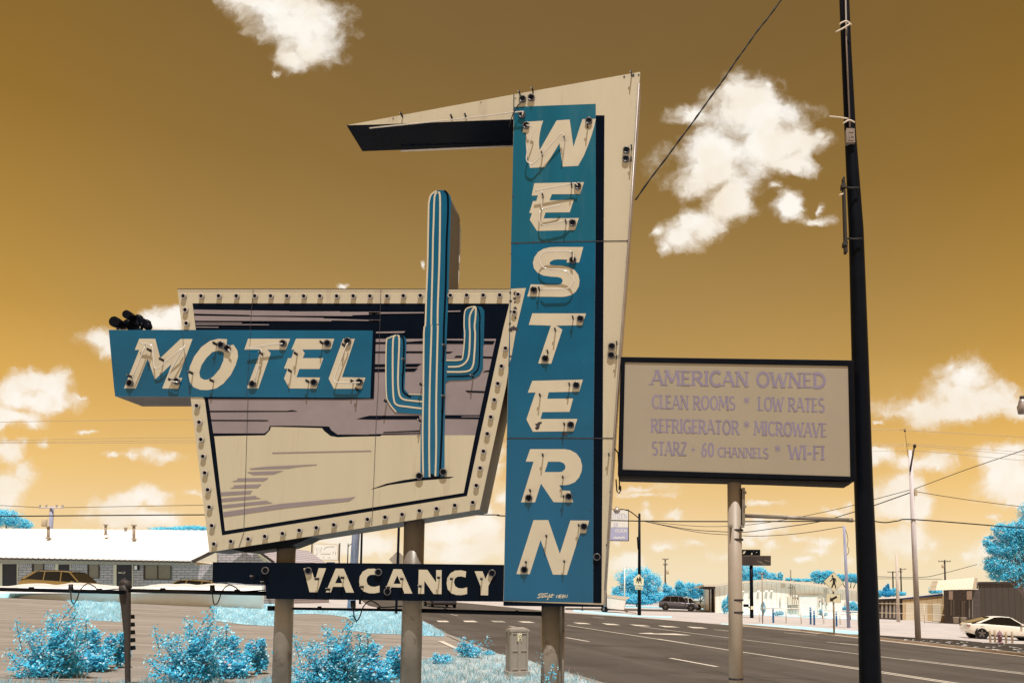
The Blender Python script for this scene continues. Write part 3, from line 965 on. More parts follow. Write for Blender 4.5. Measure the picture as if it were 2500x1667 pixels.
ribbon(b, [P(x, y, LY(6.5)) for x, y in ((433, 706), (900, 706), (1245, 706.5))], .010)
b.build('panel_seam', 'rust', picture)
b = MB()      # gusset under the cabinet where the left post meets it
b.prism([P(560, 1339, 10.06), P(760, 1309, 10.06), P(735, 1322, 10.06), P(700, 1335, 10.06), P(600, 1348, 10.06)], (0, .36, 0))
b.build('support_saddle', 'black', picture)

# ---- bulb sockets round the border: a porcelain ring with a dark hole
def socket_mesh(parent, px, py, r=.034, depth=.034, name='bulb_socket', ring='ring', hole=.62):
    b = MB()
    c = P(px, py, YS)
    b.m = 0
    b.lathe(c, [(r * 1.0, -.006), (r * 1.02, -depth), (r * .80, -depth - .004), (r * (hole + .01), -depth + .012)], 'y', 14)
    b.m = 1
    b.lathe(c, [(r * hole, -depth + .003), (r * hole, -depth + .009)], 'y', 12)
    return b.build(name, [ring, 'black'], parent)


first = {}


def put(kind, parent, px, py, maker, fwd=0.0, **kw):
    """first of a kind is built, the others are copies of it with shared mesh"""
    if (kind, parent.name) not in first:
        o = maker(parent, px, py, **kw)
        o.location.y -= fwd
        first[(kind, parent.name)] = (o, P(px, py, YS))
        return o
    src, p0 = first[(kind, parent.name)]
    c = src.copy()
    col.objects.link(c)
    c.parent = parent
    d = P(px, py, YS) - p0
    c.location = (src.location.x + d.x, src.location.y, src.location.z + d.z)
    return c


bulbs = Z('A1', [(740, 150), (886, 150), (1030, 150), (1175, 150), (1325, 150), (1455, 150), (1588, 150), (1726, 151), (1858, 150), (1996, 151), (2131, 150), (2268, 151), (755, 263), (765, 373), (850, 1047), (870, 1182), (885, 1322)])
bulbs += Z('A3', [(182, 1117), (338, 1114), (500, 1112), (786, 1110), (942, 1109), (1100, 1108), (1258, 1107)])
bulbs += Z('A5', [(248, 288), (267, 450), (285, 607), (313, 768), (328, 933), (352, 1110), (372, 1285), (534, 1260), (700, 1238), (858, 1212), (1027, 1185), (1187, 1155), (1350, 1130), (1517, 1102), (1680, 1075), (1838, 1050)])
bulbs += Z('Z2', [(1148, 42), (1288, 20)]) + Z('A4', [(437, 1558), (582, 1540), (737, 1512), (890, 1487), (920, 1343), (952, 1195), (980, 1053), (1013, 905), (1042, 763), (1072, 618), (1102, 480), (1133, 332), (1167, 180)])
for (x, y) in bulbs:
    put('bulb', picture, x, y, socket_mesh)
for (x, y) in Z('A6', [(222, 275), (192, 422)]):
    put('bulb', pylon, x, y, socket_mesh)

# ---- MOTEL name board
mt = Z('A1', [(119, 421), (700, 421), (2285, 426), (2265, 978), (1200, 972), (172, 966), (163, 900)])
b = MB()
b.prism([P(x, y, LY(7)) for x, y in mt], (0, .0115, 0), m_front=0, m_side=0)
b.m = 1
left = [P(265.5, 806, YS + .012), P(444, 806, YS + .012), P(463.5, 967, YS + .012), P(281.5, 967, YS + .012)]
b.prism(left, (0, .55, 0), m_front=1, m_side=1)
board = b.build('name_board', ['teal', 'side'], sign)
flat('navy_shadow_stripe', 'A1', [(2286, 428), (2312, 428), (2294, 985), (2040, 990), (1660, 988), (905, 986), (890, 972), (2266, 980)], LY(6.2), 'navy', picture)
MOT = [('C3', [(603, 523), (838, 523), (912, 808), (1212, 525), (1386, 527), (1178, 1098), (1237, 1097), (1174, 1259), (940, 1254), (1082, 893), (833, 1125), (727, 812), (551, 1254), (378, 1252), (603, 688), (537, 688)], []),
       ('A1', [(1090, 497), (1020, 493), (950, 510), (880, 560), (820, 640), (785, 720), (773, 790), (785, 850), (815, 890), (870, 912), (930, 914), (1000, 900), (1060, 860), (1120, 790), (1160, 710), (1180, 640), (1175, 590), (1142, 541), (1085, 556)],
        [[(1065, 612), (1050, 597), (1020, 591), (970, 602), (920, 650), (880, 710), (862, 770), (870, 810), (900, 829), (940, 828), (980, 800), (1030, 740), (1060, 670)]]),
       ('A1', [(1262, 493), (1607, 493), (1573, 583), (1420, 583), (1448, 612), (1347, 900), (1252, 899), (1370, 583), (1232, 583)], []),
       ('A1', [(1656, 493), (1969, 493), (1942, 580), (1707, 582), (1727, 612), (1711, 652), (1880, 652), (1848, 741), (1682, 741), (1660, 809), (1853, 811), (1824, 902), (1600, 900), (1557, 818), (1588, 738), (1557, 738), (1590, 652), (1617, 652), (1642, 583), (1617, 583)], []),
       ('A1', [(2042, 493), (2138, 494), (2032, 808), (2225, 812), (2195, 903), (1966, 903), (1923, 820)], [])]
for (zn, pts, holes) in MOT:
    flat('letter', zn, pts, LY(8), 'letter', board, holes)
for ln in ([(717, 420), (785, 965)], [(1285, 424), (1250, 970)]):
    b = MB()
    ribbon(b, PP('A1', ln, LY(9)), .005)
    b.build('panel_seam', 'rust', board)

# ---- cactus: trunk box standing proud of the panel, two arms
tr = Z('A3', [(553, 1040), (566, 450), (568, 220), (580, 160), (605, 122), (650, 98), (715, 96), (758, 118), (782, 155), (790, 195), (785, 300), (765, 1040), (745, 1568)]) + Z('A4', [(656, 300), (645, 900), (645, 1266), (440, 1275), (443, 900), (452, 740), (455, 560), (466, 100)]) + Z('A3', [(536, 1400)])
b = MB()
b.prism([P(x, y, LY(8)) for x, y in tr], (0, .018, 0), m_front=0, m_side=0)
up = Z('A3', [(556, 1000), (570, 250), (583, 170), (610, 128), (655, 104), (712, 102), (752, 122), (776, 158), (784, 200), (780, 300), (762, 1040), (556, 1040)])
b.prism([P(x, y, YS - .009) for x, y in up], (0, .52, 0), m_front=1, m_side=1)
cactus = b.build('cactus', ['teal', 'side'], sign)
la = Z('A4', [(143, 130), (152, 98), (172, 75), (205, 62), (240, 57), (280, 62), (308, 80), (321, 105), (315, 300), (303, 520), (340, 562), (460, 574), (458, 738), (430, 732), (250, 722), (215, 702), (160, 630), (140, 540)])
ra = Z('A3', [(903, 1500), (908, 1290), (920, 1240), (960, 1212), (1025, 1204), (1080, 1211), (1108, 1250), (1103, 1568)]) + Z('A4', [(974, 150), (972, 345), (945, 400), (890, 432), (830, 443), (690, 446), (662, 460), (650, 474), (650, 272), (785, 276), (806, 240), (815, 100)])
for arm in (la, ra):
    b = MB()
    b.prism([P(x, y, LY(7.4)) for x, y in arm], (0, .012, 0))
    b.build('cactus_arm', 'teal', cactus)


def stripes(name, m, lst, Y):
    b = MB()
    for (w, segs) in lst:
        pts = []
        for zn, pp in segs:
            pts += Z(zn, pp)
        sm = smooth_path([Vector((x, y, 0)) for x, y in pts], 3)
        ribbon(b, [P(p.x, p.y, Y) for p in sm], w)
    return b.build(name, m, cactus)


stripes('rib_highlights', 'letter', [
    (.021, [('A3', [(652, 103), (600, 137), (579, 200), (573, 300), (564, 800), (552, 1100), (543, 1380)]), ('A4', [(470, 40), (465, 560), (459, 900), (464, 1268)])]),
    (.022, [('A3', [(652, 122), (630, 165), (622, 400), (616, 560), (612, 800), (602, 1200), (599, 1380)]), ('A4', [(535, 20), (520, 500), (515, 1000), (518, 1268)])]),
    (.023, [('A3', [(662, 118), (682, 145), (683, 400), (676, 800), (662, 1200), (660, 1380)]), ('A4', [(588, 20), (575, 600), (575, 1000), (568, 1262)])]),
    (.016, [('A4', [(235, 63), (175, 87), (150, 135), (149, 540), (175, 640), (235, 716)])]),
    (.022, [('A4', [(232, 66), (208, 105), (205, 420), (213, 600), (240, 655), (320, 670), (450, 686)])]),
    (.022, [('A4', [(245, 66), (261, 105), (250, 420), (260, 560), (290, 605), (350, 618), (455, 628)])]),
    (.014, [('A4', [(342, 564), (455, 568)])]),
    (.016, [('A4', [(660, 277), (775, 275), (802, 240), (818, 60)]), ('A3', [(914, 1400), (920, 1260), (960, 1218), (1022, 1208)])]),
    (.022, [('A4', [(675, 332), (770, 328), (830, 290), (855, 220), (862, 60)]), ('A3', [(966, 1400), (968, 1300), (998, 1235), (1022, 1211)])]),
    (.022, [('A4', [(667, 375), (830, 372), (885, 330), (900, 220), (907, 60)]), ('A3', [(1014, 1400), (1024, 1300), (1026, 1213)])])], LY(9.2))
stripes('rib_shadows', 'navy', [
    (.026, [('A3', [(722, 101), (754, 140), (760, 300), (746, 600), (738, 1000), (725, 1300), (722, 1380)]), ('A4', [(640, 20), (632, 500), (622, 900), (605, 1262)])]),
    (.022, [('A4', [(268, 66), (299, 110), (295, 330), (288, 510), (310, 560), (360, 590)])]),
    (.018, [('A4', [(667, 413), (850, 408), (905, 380), (940, 310), (945, 60)]), ('A3', [(1061, 1400), (1065, 1300), (1050, 1235), (1030, 1210)])])], LY(9.2))
b = MB()
b.poly(PP('A4', [(525, 1235), (575, 1262), (612, 1262), (600, 1272), (530, 1274)], LY(9.6)))
b.build('foot_shadow_mark', 'navy', cactus)
b = MB()
b.tube([P(1121, 549, 10.56), P(1124, 560, 10.6), P(1122, 620, 10.6), P(1118, 690, 10.6), P(1117, 700, 10.56)], .013, 8)
b.build('neon_tube', 'glass_tube', cactus)

# ---- VACANCY board
vb = [(519.5, 1371.5), (880, 1374), (1229, 1378), (1228.6, 1468), (1000, 1465.5), (650, 1461), (648, 1427), (600, 1425.5), (560, 1421), (518.5, 1422)]
b = MB()
b.prism([P(x, y, YS) for x, y in vb], (0, .4, 0), m_front=0, m_side=0)
vac = b.build('vacancy_board', 'navy', sign)
C_ = [(1090, 470), (1050, 461), (1000, 463), (960, 485), (935, 525), (930, 570), (938, 615), (965, 648), (1010, 663), (1055, 664), (1098, 655), (1098, 600), (1060, 610), (1025, 607), (1000, 590), (990, 560), (997, 530), (1018, 513), (1050, 510), (1085, 520)]
VAC = [([(474, 458), (537, 456), (567, 562), (598, 457), (659, 458), (588, 655), (523, 654)], []),
       ([(738, 460), (804, 461), (888, 658), (822, 657), (806, 610), (715, 610), (698, 656), (656, 655)], [[(764, 512), (733, 580), (792, 580)]]),
       (C_, []),
       ([(1212, 465), (1278, 466), (1367, 665), (1301, 665), (1284, 616), (1194, 614), (1178, 660), (1135, 660)], [[(1243, 517), (1212, 585), (1272, 586)]]),
       ([(1419, 470), (1490, 471), (1562, 575), (1562, 473), (1607, 473), (1606, 670), (1540, 669), (1465, 560), (1463, 668), (1414, 667)], []),
       ([(x + 718, y + 14) for x, y in C_], []),
       ([(1877, 482), (1942, 483), (1966, 545), (1995, 484), (2050, 484), (1990, 605), (1988, 680), (1926, 679), (1926, 605)], [])]
for pts, holes in VAC:
    flat('letter', 'Z2', pts, LY(1), 'letter', vac, holes)

# ---- electrode housings, tube supports, remaining neon tubes
def housing(parent, px, py):
    return socket_mesh(parent, px, py, r=.046, depth=.03, name='electrode_housing', ring='housing', hole=.73)


def support(parent, px, py):
    b = MB()
    c = P(px, py, YS)
    b.m = 0
    b.box((c.x, c.y - .05, c.z + .004), (.015, .085, .030))
    b.m = 1
    b.box((c.x - .008, c.y - .070, c.z + .018), (.034, .014, .010))
    return b.build('tube_support', ['black2', 'ring'], parent)


for par, pts in ((board, Z('A1', [(303, 862), (686, 848), (1049, 550), (1100, 578), (1557, 537), (1307, 870), (1920, 537), (1810, 857), (2085, 520), (2183, 853)])),
                 (pylon, Z('A2', [(1273, 268), (1333, 258), (1268, 377), (1297, 452), (1733, 420), (1657, 873), (1620, 1128), (1622, 1387), (1994, 623), (1990, 683)]) + Z('A6', [(353, 237), (740, 475), (448, 805), (706, 1027), (660, 1355), (1000, 703), (995, 777)]) + Z('A7', [(388, 577), (728, 565), (857, 820), (350, 1185), (967, 1077)])),
                 (vac, Z('Z2', [(167, 478), (518, 480), (1093, 492), (1167, 650), (2023, 500)])), (cactus, Z('A4', [(438, 1263), (640, 1230)]))):
    for (x, y) in pts:
        put('housing', par, x, y, housing, fwd=.0115 if par in (board, cactus) else 0.0)
for par, pts in ((board, Z('A1', [(318, 815), (475, 600), (575, 678), (650, 845), (1010, 548), (815, 785), (985, 850), (1388, 628), (1670, 630), (1622, 770), (1880, 540), (1765, 855), (2060, 560), (2130, 855), (2167, 920)])),
                 (pylon, Z('A2', [(437, 390), (880, 398), (783, 405), (1255, 240), (1345, 218), (2030, 615), (2028, 695), (2030, 105), (1410, 660), (1565, 555), (1725, 465), (1615, 878), (1415, 950), (1575, 1130), (1620, 1355)]) + Z('A6', [(400, 237), (680, 475), (533, 575), (470, 757), (650, 1027), (407, 1117), (608, 1357), (1043, 685), (1043, 800)]) + Z('A7', [(510, 220), (680, 407), (403, 520), (685, 570), (540, 905), (815, 814), (367, 1127), (692, 1120), (1070, 215)])),
                 (vac, Z('Z2', [(75, 535), (160, 580), (600, 550), (690, 635), (805, 540), (965, 615), (1180, 620), (1290, 550), (1440, 610), (1590, 540), (1695, 550), (1940, 550)])),
                 (cactus, Z('A4', [(455, 495), (655, 170), (650, 600), (155, 635), (312, 290), (890, 428), (447, 800)]))):
    for (x, y) in pts:
        put('support', par, x, y, support, fwd=.0115 if par in (board, cactus) else 0.0)


def neon(parent, zone, lists, off=.070, r=.0085):
    for pts in lists:
        b = MB()
        q = Z(zone, pts)
        sm = smooth_path([Vector((x, y, 0)) for x, y in q], 4) if len(q) > 2 else [Vector((x, y, 0)) for x, y in q]
        n = len(sm)
        p3 = []
        for i, p in enumerate(sm):
            o = off
            if i == 0 or i == n - 1: o = off * .75
            p3.append(P(p.x, p.y, YS - o))
        b.tube(p3, r, 8)
        b.build('neon_tube', 'glass_tube', parent)


neon(board, 'C3', [[(500, 1095), (600, 850), (695, 620)], [(610, 585), (690, 595), (770, 612), (800, 680), (822, 930), (865, 957), (920, 935), (970, 880), (1240, 665)], [(1275, 620), (1140, 860), (1020, 1100), (1100, 1150), (1170, 1160)]])
neon(board, 'A1', [[(1545, 535), (1490, 535), (1250, 572), (1340, 575), (1370, 590), (1360, 640), (1315, 850)], [(2080, 530), (2055, 580), (1975, 800), (1970, 835), (1995, 850), (2180, 853)], [(1100, 580), (1120, 605)]])
neon(pylon, 'C4', [[(105, 272), (160, 283), (178, 310), (130, 460), (105, 580), (110, 635), (150, 660), (190, 645), (430, 380), (465, 360), (485, 390), (485, 420), (465, 570)],
                   [(620, 880), (600, 860), (550, 865), (205, 932), (258, 935), (258, 1095), (290, 1110), (450, 1075)], [(240, 1130), (235, 1220), (260, 1272), (330, 1272), (540, 1225)]])
neon(pylon, 'C5', [[(545, 140), (545, 90), (510, 55), (300, 55), (240, 88), (225, 140), (245, 190), (300, 222), (420, 230), (500, 255), (545, 310), (540, 360), (500, 405), (430, 415), (240, 420)]])
neon(pylon, 'A2', [[(1268, 377), (1272, 358), (1240, 352), (880, 396), (205, 465)]])
b = MB()
b.tube([P(979, 368.5, 10.55), P(1253, 357, 10.55)], .013, 8)
b.build('neon_tube', 'glass_tube', pylon)
b = MB()
b.tube([P(1276, 247, 9.95), P(1263, 259, 9.92), P(1252, 280, 9.92), P(1246, 298, 9.93), P(1243, 310, 9.95)], .007, 6)
b.build('loose_cable', 'wire', pylon)

# ---- posts, rail, spotlights
YP = 10.27
def post(px_top, py_top, px_w, name='post', m='pipe'):
    b = MB()
    t = P(px_top, py_top, YP)
    rad = px_w / 2 / F * YP
    zb = gz(t.x) - .1
    b.tube([(t.x, YP, zb), (t.x, YP, zb + (t.z - zb) * .5), (t.x, YP, t.z)], rad, 24)
    return b.build(name, m, sign)
post(700, 1318, 43)
post(1012, 1262, 49)
post(1344, 1474, 44)
b = MB()
t = P(1367, 1474, 10.3)
b.box((t.x, 10.33, (t.z + gz(t.x)) / 2), (.05, .1, t.z - gz(t.x)))
for dx in (-.035, .05):
    b.tube([(t.x + dx, 10.24, gz(t.x)), (t.x + dx, 10.24, t.z)], .018, 8)
b.build('conduit', 'pipe', sign)
b = MB()
b.tube([P(668, 1484, YP), P(1000, 1489, YP)], .017, 8)
b.tube([P(1000, 1489, YP), P(1335, 1498, YP)], .027, 8)
e = P(662, 1484, YP)
b.box((e.x, YP, e.z), (.07, .06, .062))
for px, py in ((780, 1484), (925, 1486), (1087, 1489), (1262, 1494)):
    q = P(px, py, YP)
    b.box((q.x, YP, q.z), (.035, .05, .05))
rail = b.build('cross_rail', 'black', sign)


def lamp_and_cable(parent, px, py, Y, dx, name_l='floodlight', name_c='loose_cable'):
    """small black lamp hung on a rail with its cable looping away to the right"""
    b = MB()
    c = P(px, py, Y)
    b.tube([c + Vector((-.015, -.03, .10)), c + Vector((-.01, -.03, .03)), c + Vector((0, -.03, -.01))], [.028, .034, .018], 12)
    b.build(name_l, 'black2', parent)
    b = MB()
    k = Y / F
    pts = [(0, 0), (3, 22), (9, 30), (16, 20), (24, -4), (40, -18), (58, -10), (66, -3), (90, -3), (128, -6)]
    b.tube(smooth_path([c + Vector((x * k, -.045, -y * k)) for x, y in pts], 4), .008, 6)
    b.build(name_c, 'wire', parent)


lamp_and_cable(rail, 866, 1484, YP, 0)
b = MB()      # spotlight cluster on top of the name board
for (zx, zy, r, d) in ((505, 212, 62, .13), (350, 330, 78, .16)):
    c = P(*Z('C3', [(zx, zy)])[0], 10.2)
    rr = r * .16586 / F * 10.2
    b.lathe(c, [(rr * .86, -d), (rr, -d), (rr * 1.02, -d + .03), (rr * .85, 0), (rr * .5, .06), (rr * .3, .09)], 'y', 18)
for (zx, zy) in ((600, 230), (640, 270), (715, 300), (730, 345), (440, 300), (500, 370), (560, 300)):
    c = P(*Z('C3', [(zx, zy)])[0], 10.24)
    b.lathe(c + Vector((0, -.04, 0)), [(.02, 0), (.05, .01), (.055, .05), (.03, .09)], 'y', 10)
for l in ([(440, 290), (560, 250), (680, 290), (760, 380)], [(580, 260), (590, 385)], [(640, 280), (640, 385)], [(480, 375), (640, 395)], [(270, 310), (290, 385)], [(620, 215), (670, 240), (690, 290)]):
    b.tube(PP('C3', l, 10.22), .018, 8)
b.build('spotlight_cluster', 'black', sign)

# ================================================================ reader board
YR = 10.0
tp = P(1797, 1667, 10.2)
reader = thing('reader_board', (tp.x, 10.2, gz(tp.x)), 'black framed reader board listing motel amenities in faded lilac letters on a single pole', 'sign board')
fo = PP('Z6', [(220, 103), (2131, 131), (2150, 1120), (195, 1072)], YR)
fi = PP('Z6', [(255, 146), (2087, 178), (2106, 1084), (236, 1026)], YR)
b = MB()
b.prism(fo, (0, .42, 0), [fi], m_front=0, m_side=0)
b.build('frame', 'black', reader, bevel=.006)
b = MB()
b.poly([p + Vector((0, .014, 0)) for p in fi])
face = b.build('sign_face', 'reader', reader)
b = MB()
b.prism(PP('Z6', [(208, 1076), (760, 1093), (1480, 1113), (2115, 1130), (2112, 1138), (2095, 1153), (1400, 1128), (210, 1100)], YR + .06), (0, .3, 0))
b.build('drip_tray', 'black2', reader)
b = MB()
YL = YR + .0128
for txt, q, th, tn in (('AMERICAN OWNED', [(462, 213), (1905, 238), (1905, 362), (462, 335)], .19, .115),
                       ('CLEAN ROOMS', [(473, 416), (1160, 428), (1160, 542), (473, 528)], .165, .10), ('*', [(1228, 430), (1275, 431), (1275, 491), (1228, 490)], .16, .16), ('LOW RATES', [(1343, 431), (1893, 443), (1893, 558), (1343, 545)], .165, .10),
                       ('REFRIGERATOR', [(465, 610), (1193, 626), (1193, 741), (465, 722)], .165, .10), ('*', [(1228, 628), (1275, 629), (1275, 689), (1228, 688)], .16, .16), ('MICROWAVE', [(1312, 630), (1913, 648), (1913, 762), (1312, 745)], .165, .10),
                       ('STARZ', [(473, 796), (765, 800), (765, 914), (473, 908)], .165, .10), ('+', [(793, 832), (835, 833), (835, 895), (793, 894)], .13, .13), ('60', [(878, 806), (988, 809), (988, 922), (878, 920)], .165, .10),
                       ('CHANNELS', [(1013, 845), (1433, 851), (1433, 936), (1013, 923)], .165, .11), ('*', [(1483, 825), (1530, 826), (1530, 886), (1483, 885)], .16, .16), ('WI-FI', [(1592, 826), (1893, 833), (1893, 948), (1592, 941)], .165, .10)):
    b = MB()
    lettering(b, txt, PP('Z6', q, YL), th * .93, tn * .93)
    b.build('lettering', 'lilac', face)
b = MB()
for yy in (1, ):
    b.tube([(tp.x, 10.2, gz(tp.x) - .1), (tp.x, 10.2, P(1797, 1172, 10.2).z)], 17.2 / F * 10.2, 20)
b.build('post', 'pipe2', reader)
b = MB()
for py in (1294, 1317, 1464, 1494, 1656):
    q = P(1797, py, 10.2)
    b.lathe((q.x, q.y, q.z), [(17.4 / F * 10.2, -.012), (17.9 / F * 10.2, -.01), (17.9 / F * 10.2, .01), (17.4 / F * 10.2, .012)], 'z', 20)
b.build('rust_bands', 'rust', reader)
b = MB()
b.prism([P(1812, 1190, 10.1), P(1819, 1190, 10.1), P(1819, 1279, 10.1), P(1812, 1279, 10.1)], (0, .12, 0))
for y in (1202, 1236): 
    q = P(1819, y, 10.1)
    b.box((q.x, q.y, q.z), (.03, .05, .03))
for x in (1783, 1812):
    q = P(x, 1284, 10.1)
    b.box((q.x, q.y, q.z), (.05, .07, .03))
b.build('bracket', 'pipe', reader)
b = MB()
b.tube([P(1819, 1258.5, 10.15), P(2070, 1269, 10.15)], .0245, 12)
b.tube([P(2069, 1269, 10.15), P(2082, 1269.5, 10.15)], .027, 12)
b.build('cross_bar', 'pipe', reader)
b = MB()
b.tube([P(1500, 1094, 10.3), P(1509, 1105, 10.2), P(1511, 1150, 10.2), P(1513, 1190, 10.1), P(1516, 1196, 10.1), P(1511, 1204, 10.1), P(1506, 1198, 10.1), P(1504, 1170, 10.2)], .009, 6)
q = P(1513.5, 1191, 10.1)
b.box(tuple(q), (.035, .035, .05))
b.build('loose_cable', 'wire', reader)

# ================================================================ black tapered mast in front of the right side
mb_, mt_ = P(2125, 1667, 10.55), P(2060, -30, 10.55)
zb = gz(mb_.x) - .1
base = mb_ + (mt_ - mb_) * ((zb - mb_.z) / (mt_.z - mb_.z))
mast = thing('black_mast', base, 'tall black tapered pole with a conduit and pale cable ties beside the reader board', 'pole')
b = MB()
ks = 10.55 / F
pp = [(2125, 1667, 26.5), (2119, 1450, 25), (2108, 1180, 23), (2100, 880, 21), (2090, 560, 18.5), (2076, 330, 14.5), (2066, 120, 13), (2060, -30, 12.5)]
b.tube([base] + [P(x, y, 10.55) for x, y, r in pp], [27.5 * ks] + [r * ks for x, y, r in pp], 20)
b.build('shaft', 'black', mast)
b = MB()
b.tube([P(2064, -30, 10.45), P(2066, 100, 10.45), P(2075, 311, 10.44)], .011, 8)
b.build('conduit', 'greybox', mast)
b = MB()
bx = PP('B5', [(208, 755), (257, 755), (260, 838), (209, 838)], 10.42)
b.prism(bx, (0, .09, 0))
for r in ([(222, 770), (250, 770), (250, 780), (222, 780)], [(222, 792), (232, 792), (232, 812), (222, 812)], [(236, 792), (252, 792), (252, 806), (236, 806)], [(216, 818), (252, 818), (252, 826), (216, 826)]):
    b.prism([p + Vector((0, -.006, 0)) for p in PP('B5', r, 10.42)], (0, .01, 0))
b.build('junction_box', 'greybox', mast)
b = MB()
for l in ([(168, 145), (185, 132), (212, 127), (238, 148)], [(145, 190), (185, 170), (230, 142)], [(105, 686), (160, 691), (220, 700)], [(188, 728), (225, 708), (258, 722)], [(165, 1150), (190, 1140)]):
    b.tube(smooth_path(PP('B5', l, 10.40), 3), .0105, 6)
b.build('cable_tie', 'tie', mast)
b = MB()
b.prism(PP('B5', [(190, 1040), (200, 1040), (217, 1480), (202, 1480)], 10.42), (0, .1, 0))
for y, x0, x1 in ((1090, 182, 205), (1430, 192, 217)):
    b.prism(PP('B5', [(x0, y - 12), (x1, y - 12), (x1, y + 12), (x0, y + 12)], 10.41), (0, .1, 0))
for y, x0, x1 in ((1104, 205, 285), (1404, 215, 300)):
    b.tube(PP('B5', [(x0, y), ((x0 + x1) / 2, y + 3), (x1, y)], 10.40), .012, 6)
b.build('ladder_bracket', 'black2', mast)

# ================================================================ ground, roads
def gpoly(name, pts, up, m, kind='structure', zone='PX', holes=()):
    b = MB()
    b.poly([G(x, y) + Vector((0, 0, up)) for x, y in Z(zone, pts)])
    o = b.build(name, m)
    o['kind'] = kind
    return o


b = MB()
n = 24
for i in range(n):
    for j in range(n):
        x0, x1 = -420 + 840 * i / n, -420 + 840 * (i + 1) / n
        y0, y1 = -40 + 560 * j / n, -40 + 560 * (j + 1) / n
        b.face([(x0, y0, gz(x0)), (x1, y0, gz(x1)), (x1, y1, gz(x1)), (x0, y1, gz(x0))])
tag(b.build('ground', 'concrete'), kind='structure')
gpoly('driveway', [(-700, 1458), (140, 1459), (330, 1464), (640, 1480), (900, 1500), (1005, 1501), (1045, 1520), (1090, 1545), (1225, 1597), (1316, 1620), (1480, 1667), (1900, 1780), (2600, 2000), (-3000, 2000)], .004, 'drive')
ROADFAR = [(860, 1450), (980, 1458), (1158, 1473.5), (1381, 1495.5), (1560, 1507.5), (1780, 1525.5), (1940, 1540), (2100, 1558), (2300, 1581), (2500, 1604), (2800, 1640)]
gpoly('road', ROADFAR + [(3600, 2000), (2750, 2000), (1900, 1780), (1480, 1667), (1316, 1620), (1225, 1597), (1090, 1545), (1045, 1520), (1000, 1499), (900, 1478)], .010, 'asphalt')


def kerb_strip(name, pts, off, w, h, m, up0=0.0):
    """raised strip along ground points; off = offset towards +y, w = width, h = height"""
    b = MB()
    g = [G(x, y) for x, y in pts]
    for i in range(len(g) - 1):
        a, c = g[i], g[i + 1]
        d = (c - a); d.z = 0; d.normalize()
        nrm = Vector((-d.y, d.x, 0))
        if nrm.y < 0: nrm = -nrm
        def q(p, o, z):
            v = p + nrm * o
            return (v.x, v.y, gz(v.x) + z)
        b.face([q(a, off, up0 + h), q(c, off, up0 + h), q(c, off + w, up0 + h), q(a, off + w, up0 + h)])
        b.face([q(a, off, -.02), q(c, off, -.02), q(c, off, up0 + h), q(a, off, up0 + h)])
        b.face([q(a, off + w, -.02), q(c, off + w, -.02), q(c, off + w, up0 + h), q(a, off + w, up0 + h)])
    o = b.build(name, m)
    o['kind'] = 'structure'
    return o


kerb_strip('gutter', ROADFAR, .0, .55, .016, 'kerb')
kerb_strip('kerb', ROADFAR[5:], .56, .16, .13, 'kerb')
gpoly('verge', [(2000, 1544), (2100, 1556), (2300, 1578.5), (2500, 1602), (2700, 1626), (2700, 1575), (2500, 1572), (2420, 1570), (2330, 1561), (2240, 1557), (2150, 1551), (2080, 1548)], .022, 'soil')
gpoly('lot_asphalt', [(1380, 1483), (1500, 1484.5), (1640, 1488), (1745, 1491), (1745, 1495), (1640, 1492.5), (1470, 1489), (1380, 1488)], .008, 'asphalt')
gpoly('planting_strip', [(1600, 1480), (1470, 1474), (1480, 1481), (1620, 1484.5), (1720, 1487), (1760, 1492), (1760, 1496), (1830, 1500), (2000, 1508), (2100, 1512), (2100, 1508), (2000, 1503), (1850, 1496), (1750, 1485)], .012, 'grassland')
gpoly('weedy_edge', [(1760, 1521.5), (1880, 1524), (1960, 1529), (2100, 1541), (2100, 1550), (1960, 1536.5), (1860, 1528.5), (1760, 1524.2)], .014, 'grassland')
gpoly('weedy_edge', [(1400, 1488), (1470, 1493), (1560, 1502), (1640, 1504), (1640, 1508), (1550, 1505), (1470, 1499.5), (1400, 1493)], .014, 'grassland')
b = MB()
def gq(pts, zone, up=.016):
    b.poly([G(x, y) + Vector((0, 0, up)) for x, y in Z(zone, pts)])
def gline(pts, zone='PX', w=.12, up=.016):
    g = [G(x, y) + Vector((0, 0, up)) for x, y in Z(zone, pts)]
    for i in range(len(g) - 1):
        a, c = g[i], g[i + 1]
        d = (c - a).normalized()
        nrm = Vector((-d.y, d.x, 0)) * w / 2
        nz = Vector((0, 0, -SLOPE * nrm.x))
        b.face([a + nrm + nz, c + nrm + nz, c - nrm - nz, a - nrm - nz])
gline([(1384, 1526), (1780, 1587), (2100, 1635), (2310, 1667), (2560, 1704)], w=.13)
gline([(1605, 1559.3), (1680, 1571)], w=.13); gline([(1952, 1610.5), (2100, 1632), (2330, 1667), (2500, 1692)], w=.12)
gline([(1562, 1529), (1780, 1557), (2100, 1597), (2500, 1646), (2600, 1658)], w=.13)
gline([(2220, 1609.3), (2500, 1643.2)], w=.11)
gline([(610, 1196), (800, 1230)], 'Z3', .13); gline([(1465, 1366), (1850, 1437)], 'Z3', .14); gline([(143, 1101), (195, 1109)], 'Z3', .13)
gline([(830, 1026), (925, 1037)], 'Z3', .14); gline([(1680, 838), (1740, 848)], 'Z2', .13); gline([(1820, 1129), (1950, 1141)], 'Z3', .15)
gline([(900, 1232), (1168, 1260)], 'Z4', .14); gline([(0, 1136), (200, 1150)], 'Z4', .15); gline([(550, 1156), (820, 1176)], 'Z4', .2); gline([(0, 1299), (135, 1311)], 'Z5', .14)
gq([(1195, 1160), (1310, 1157), (1340, 1163), (1500, 1163), (1640, 1177), (1560, 1177), (1340, 1169), (1230, 1164)], 'Z3')
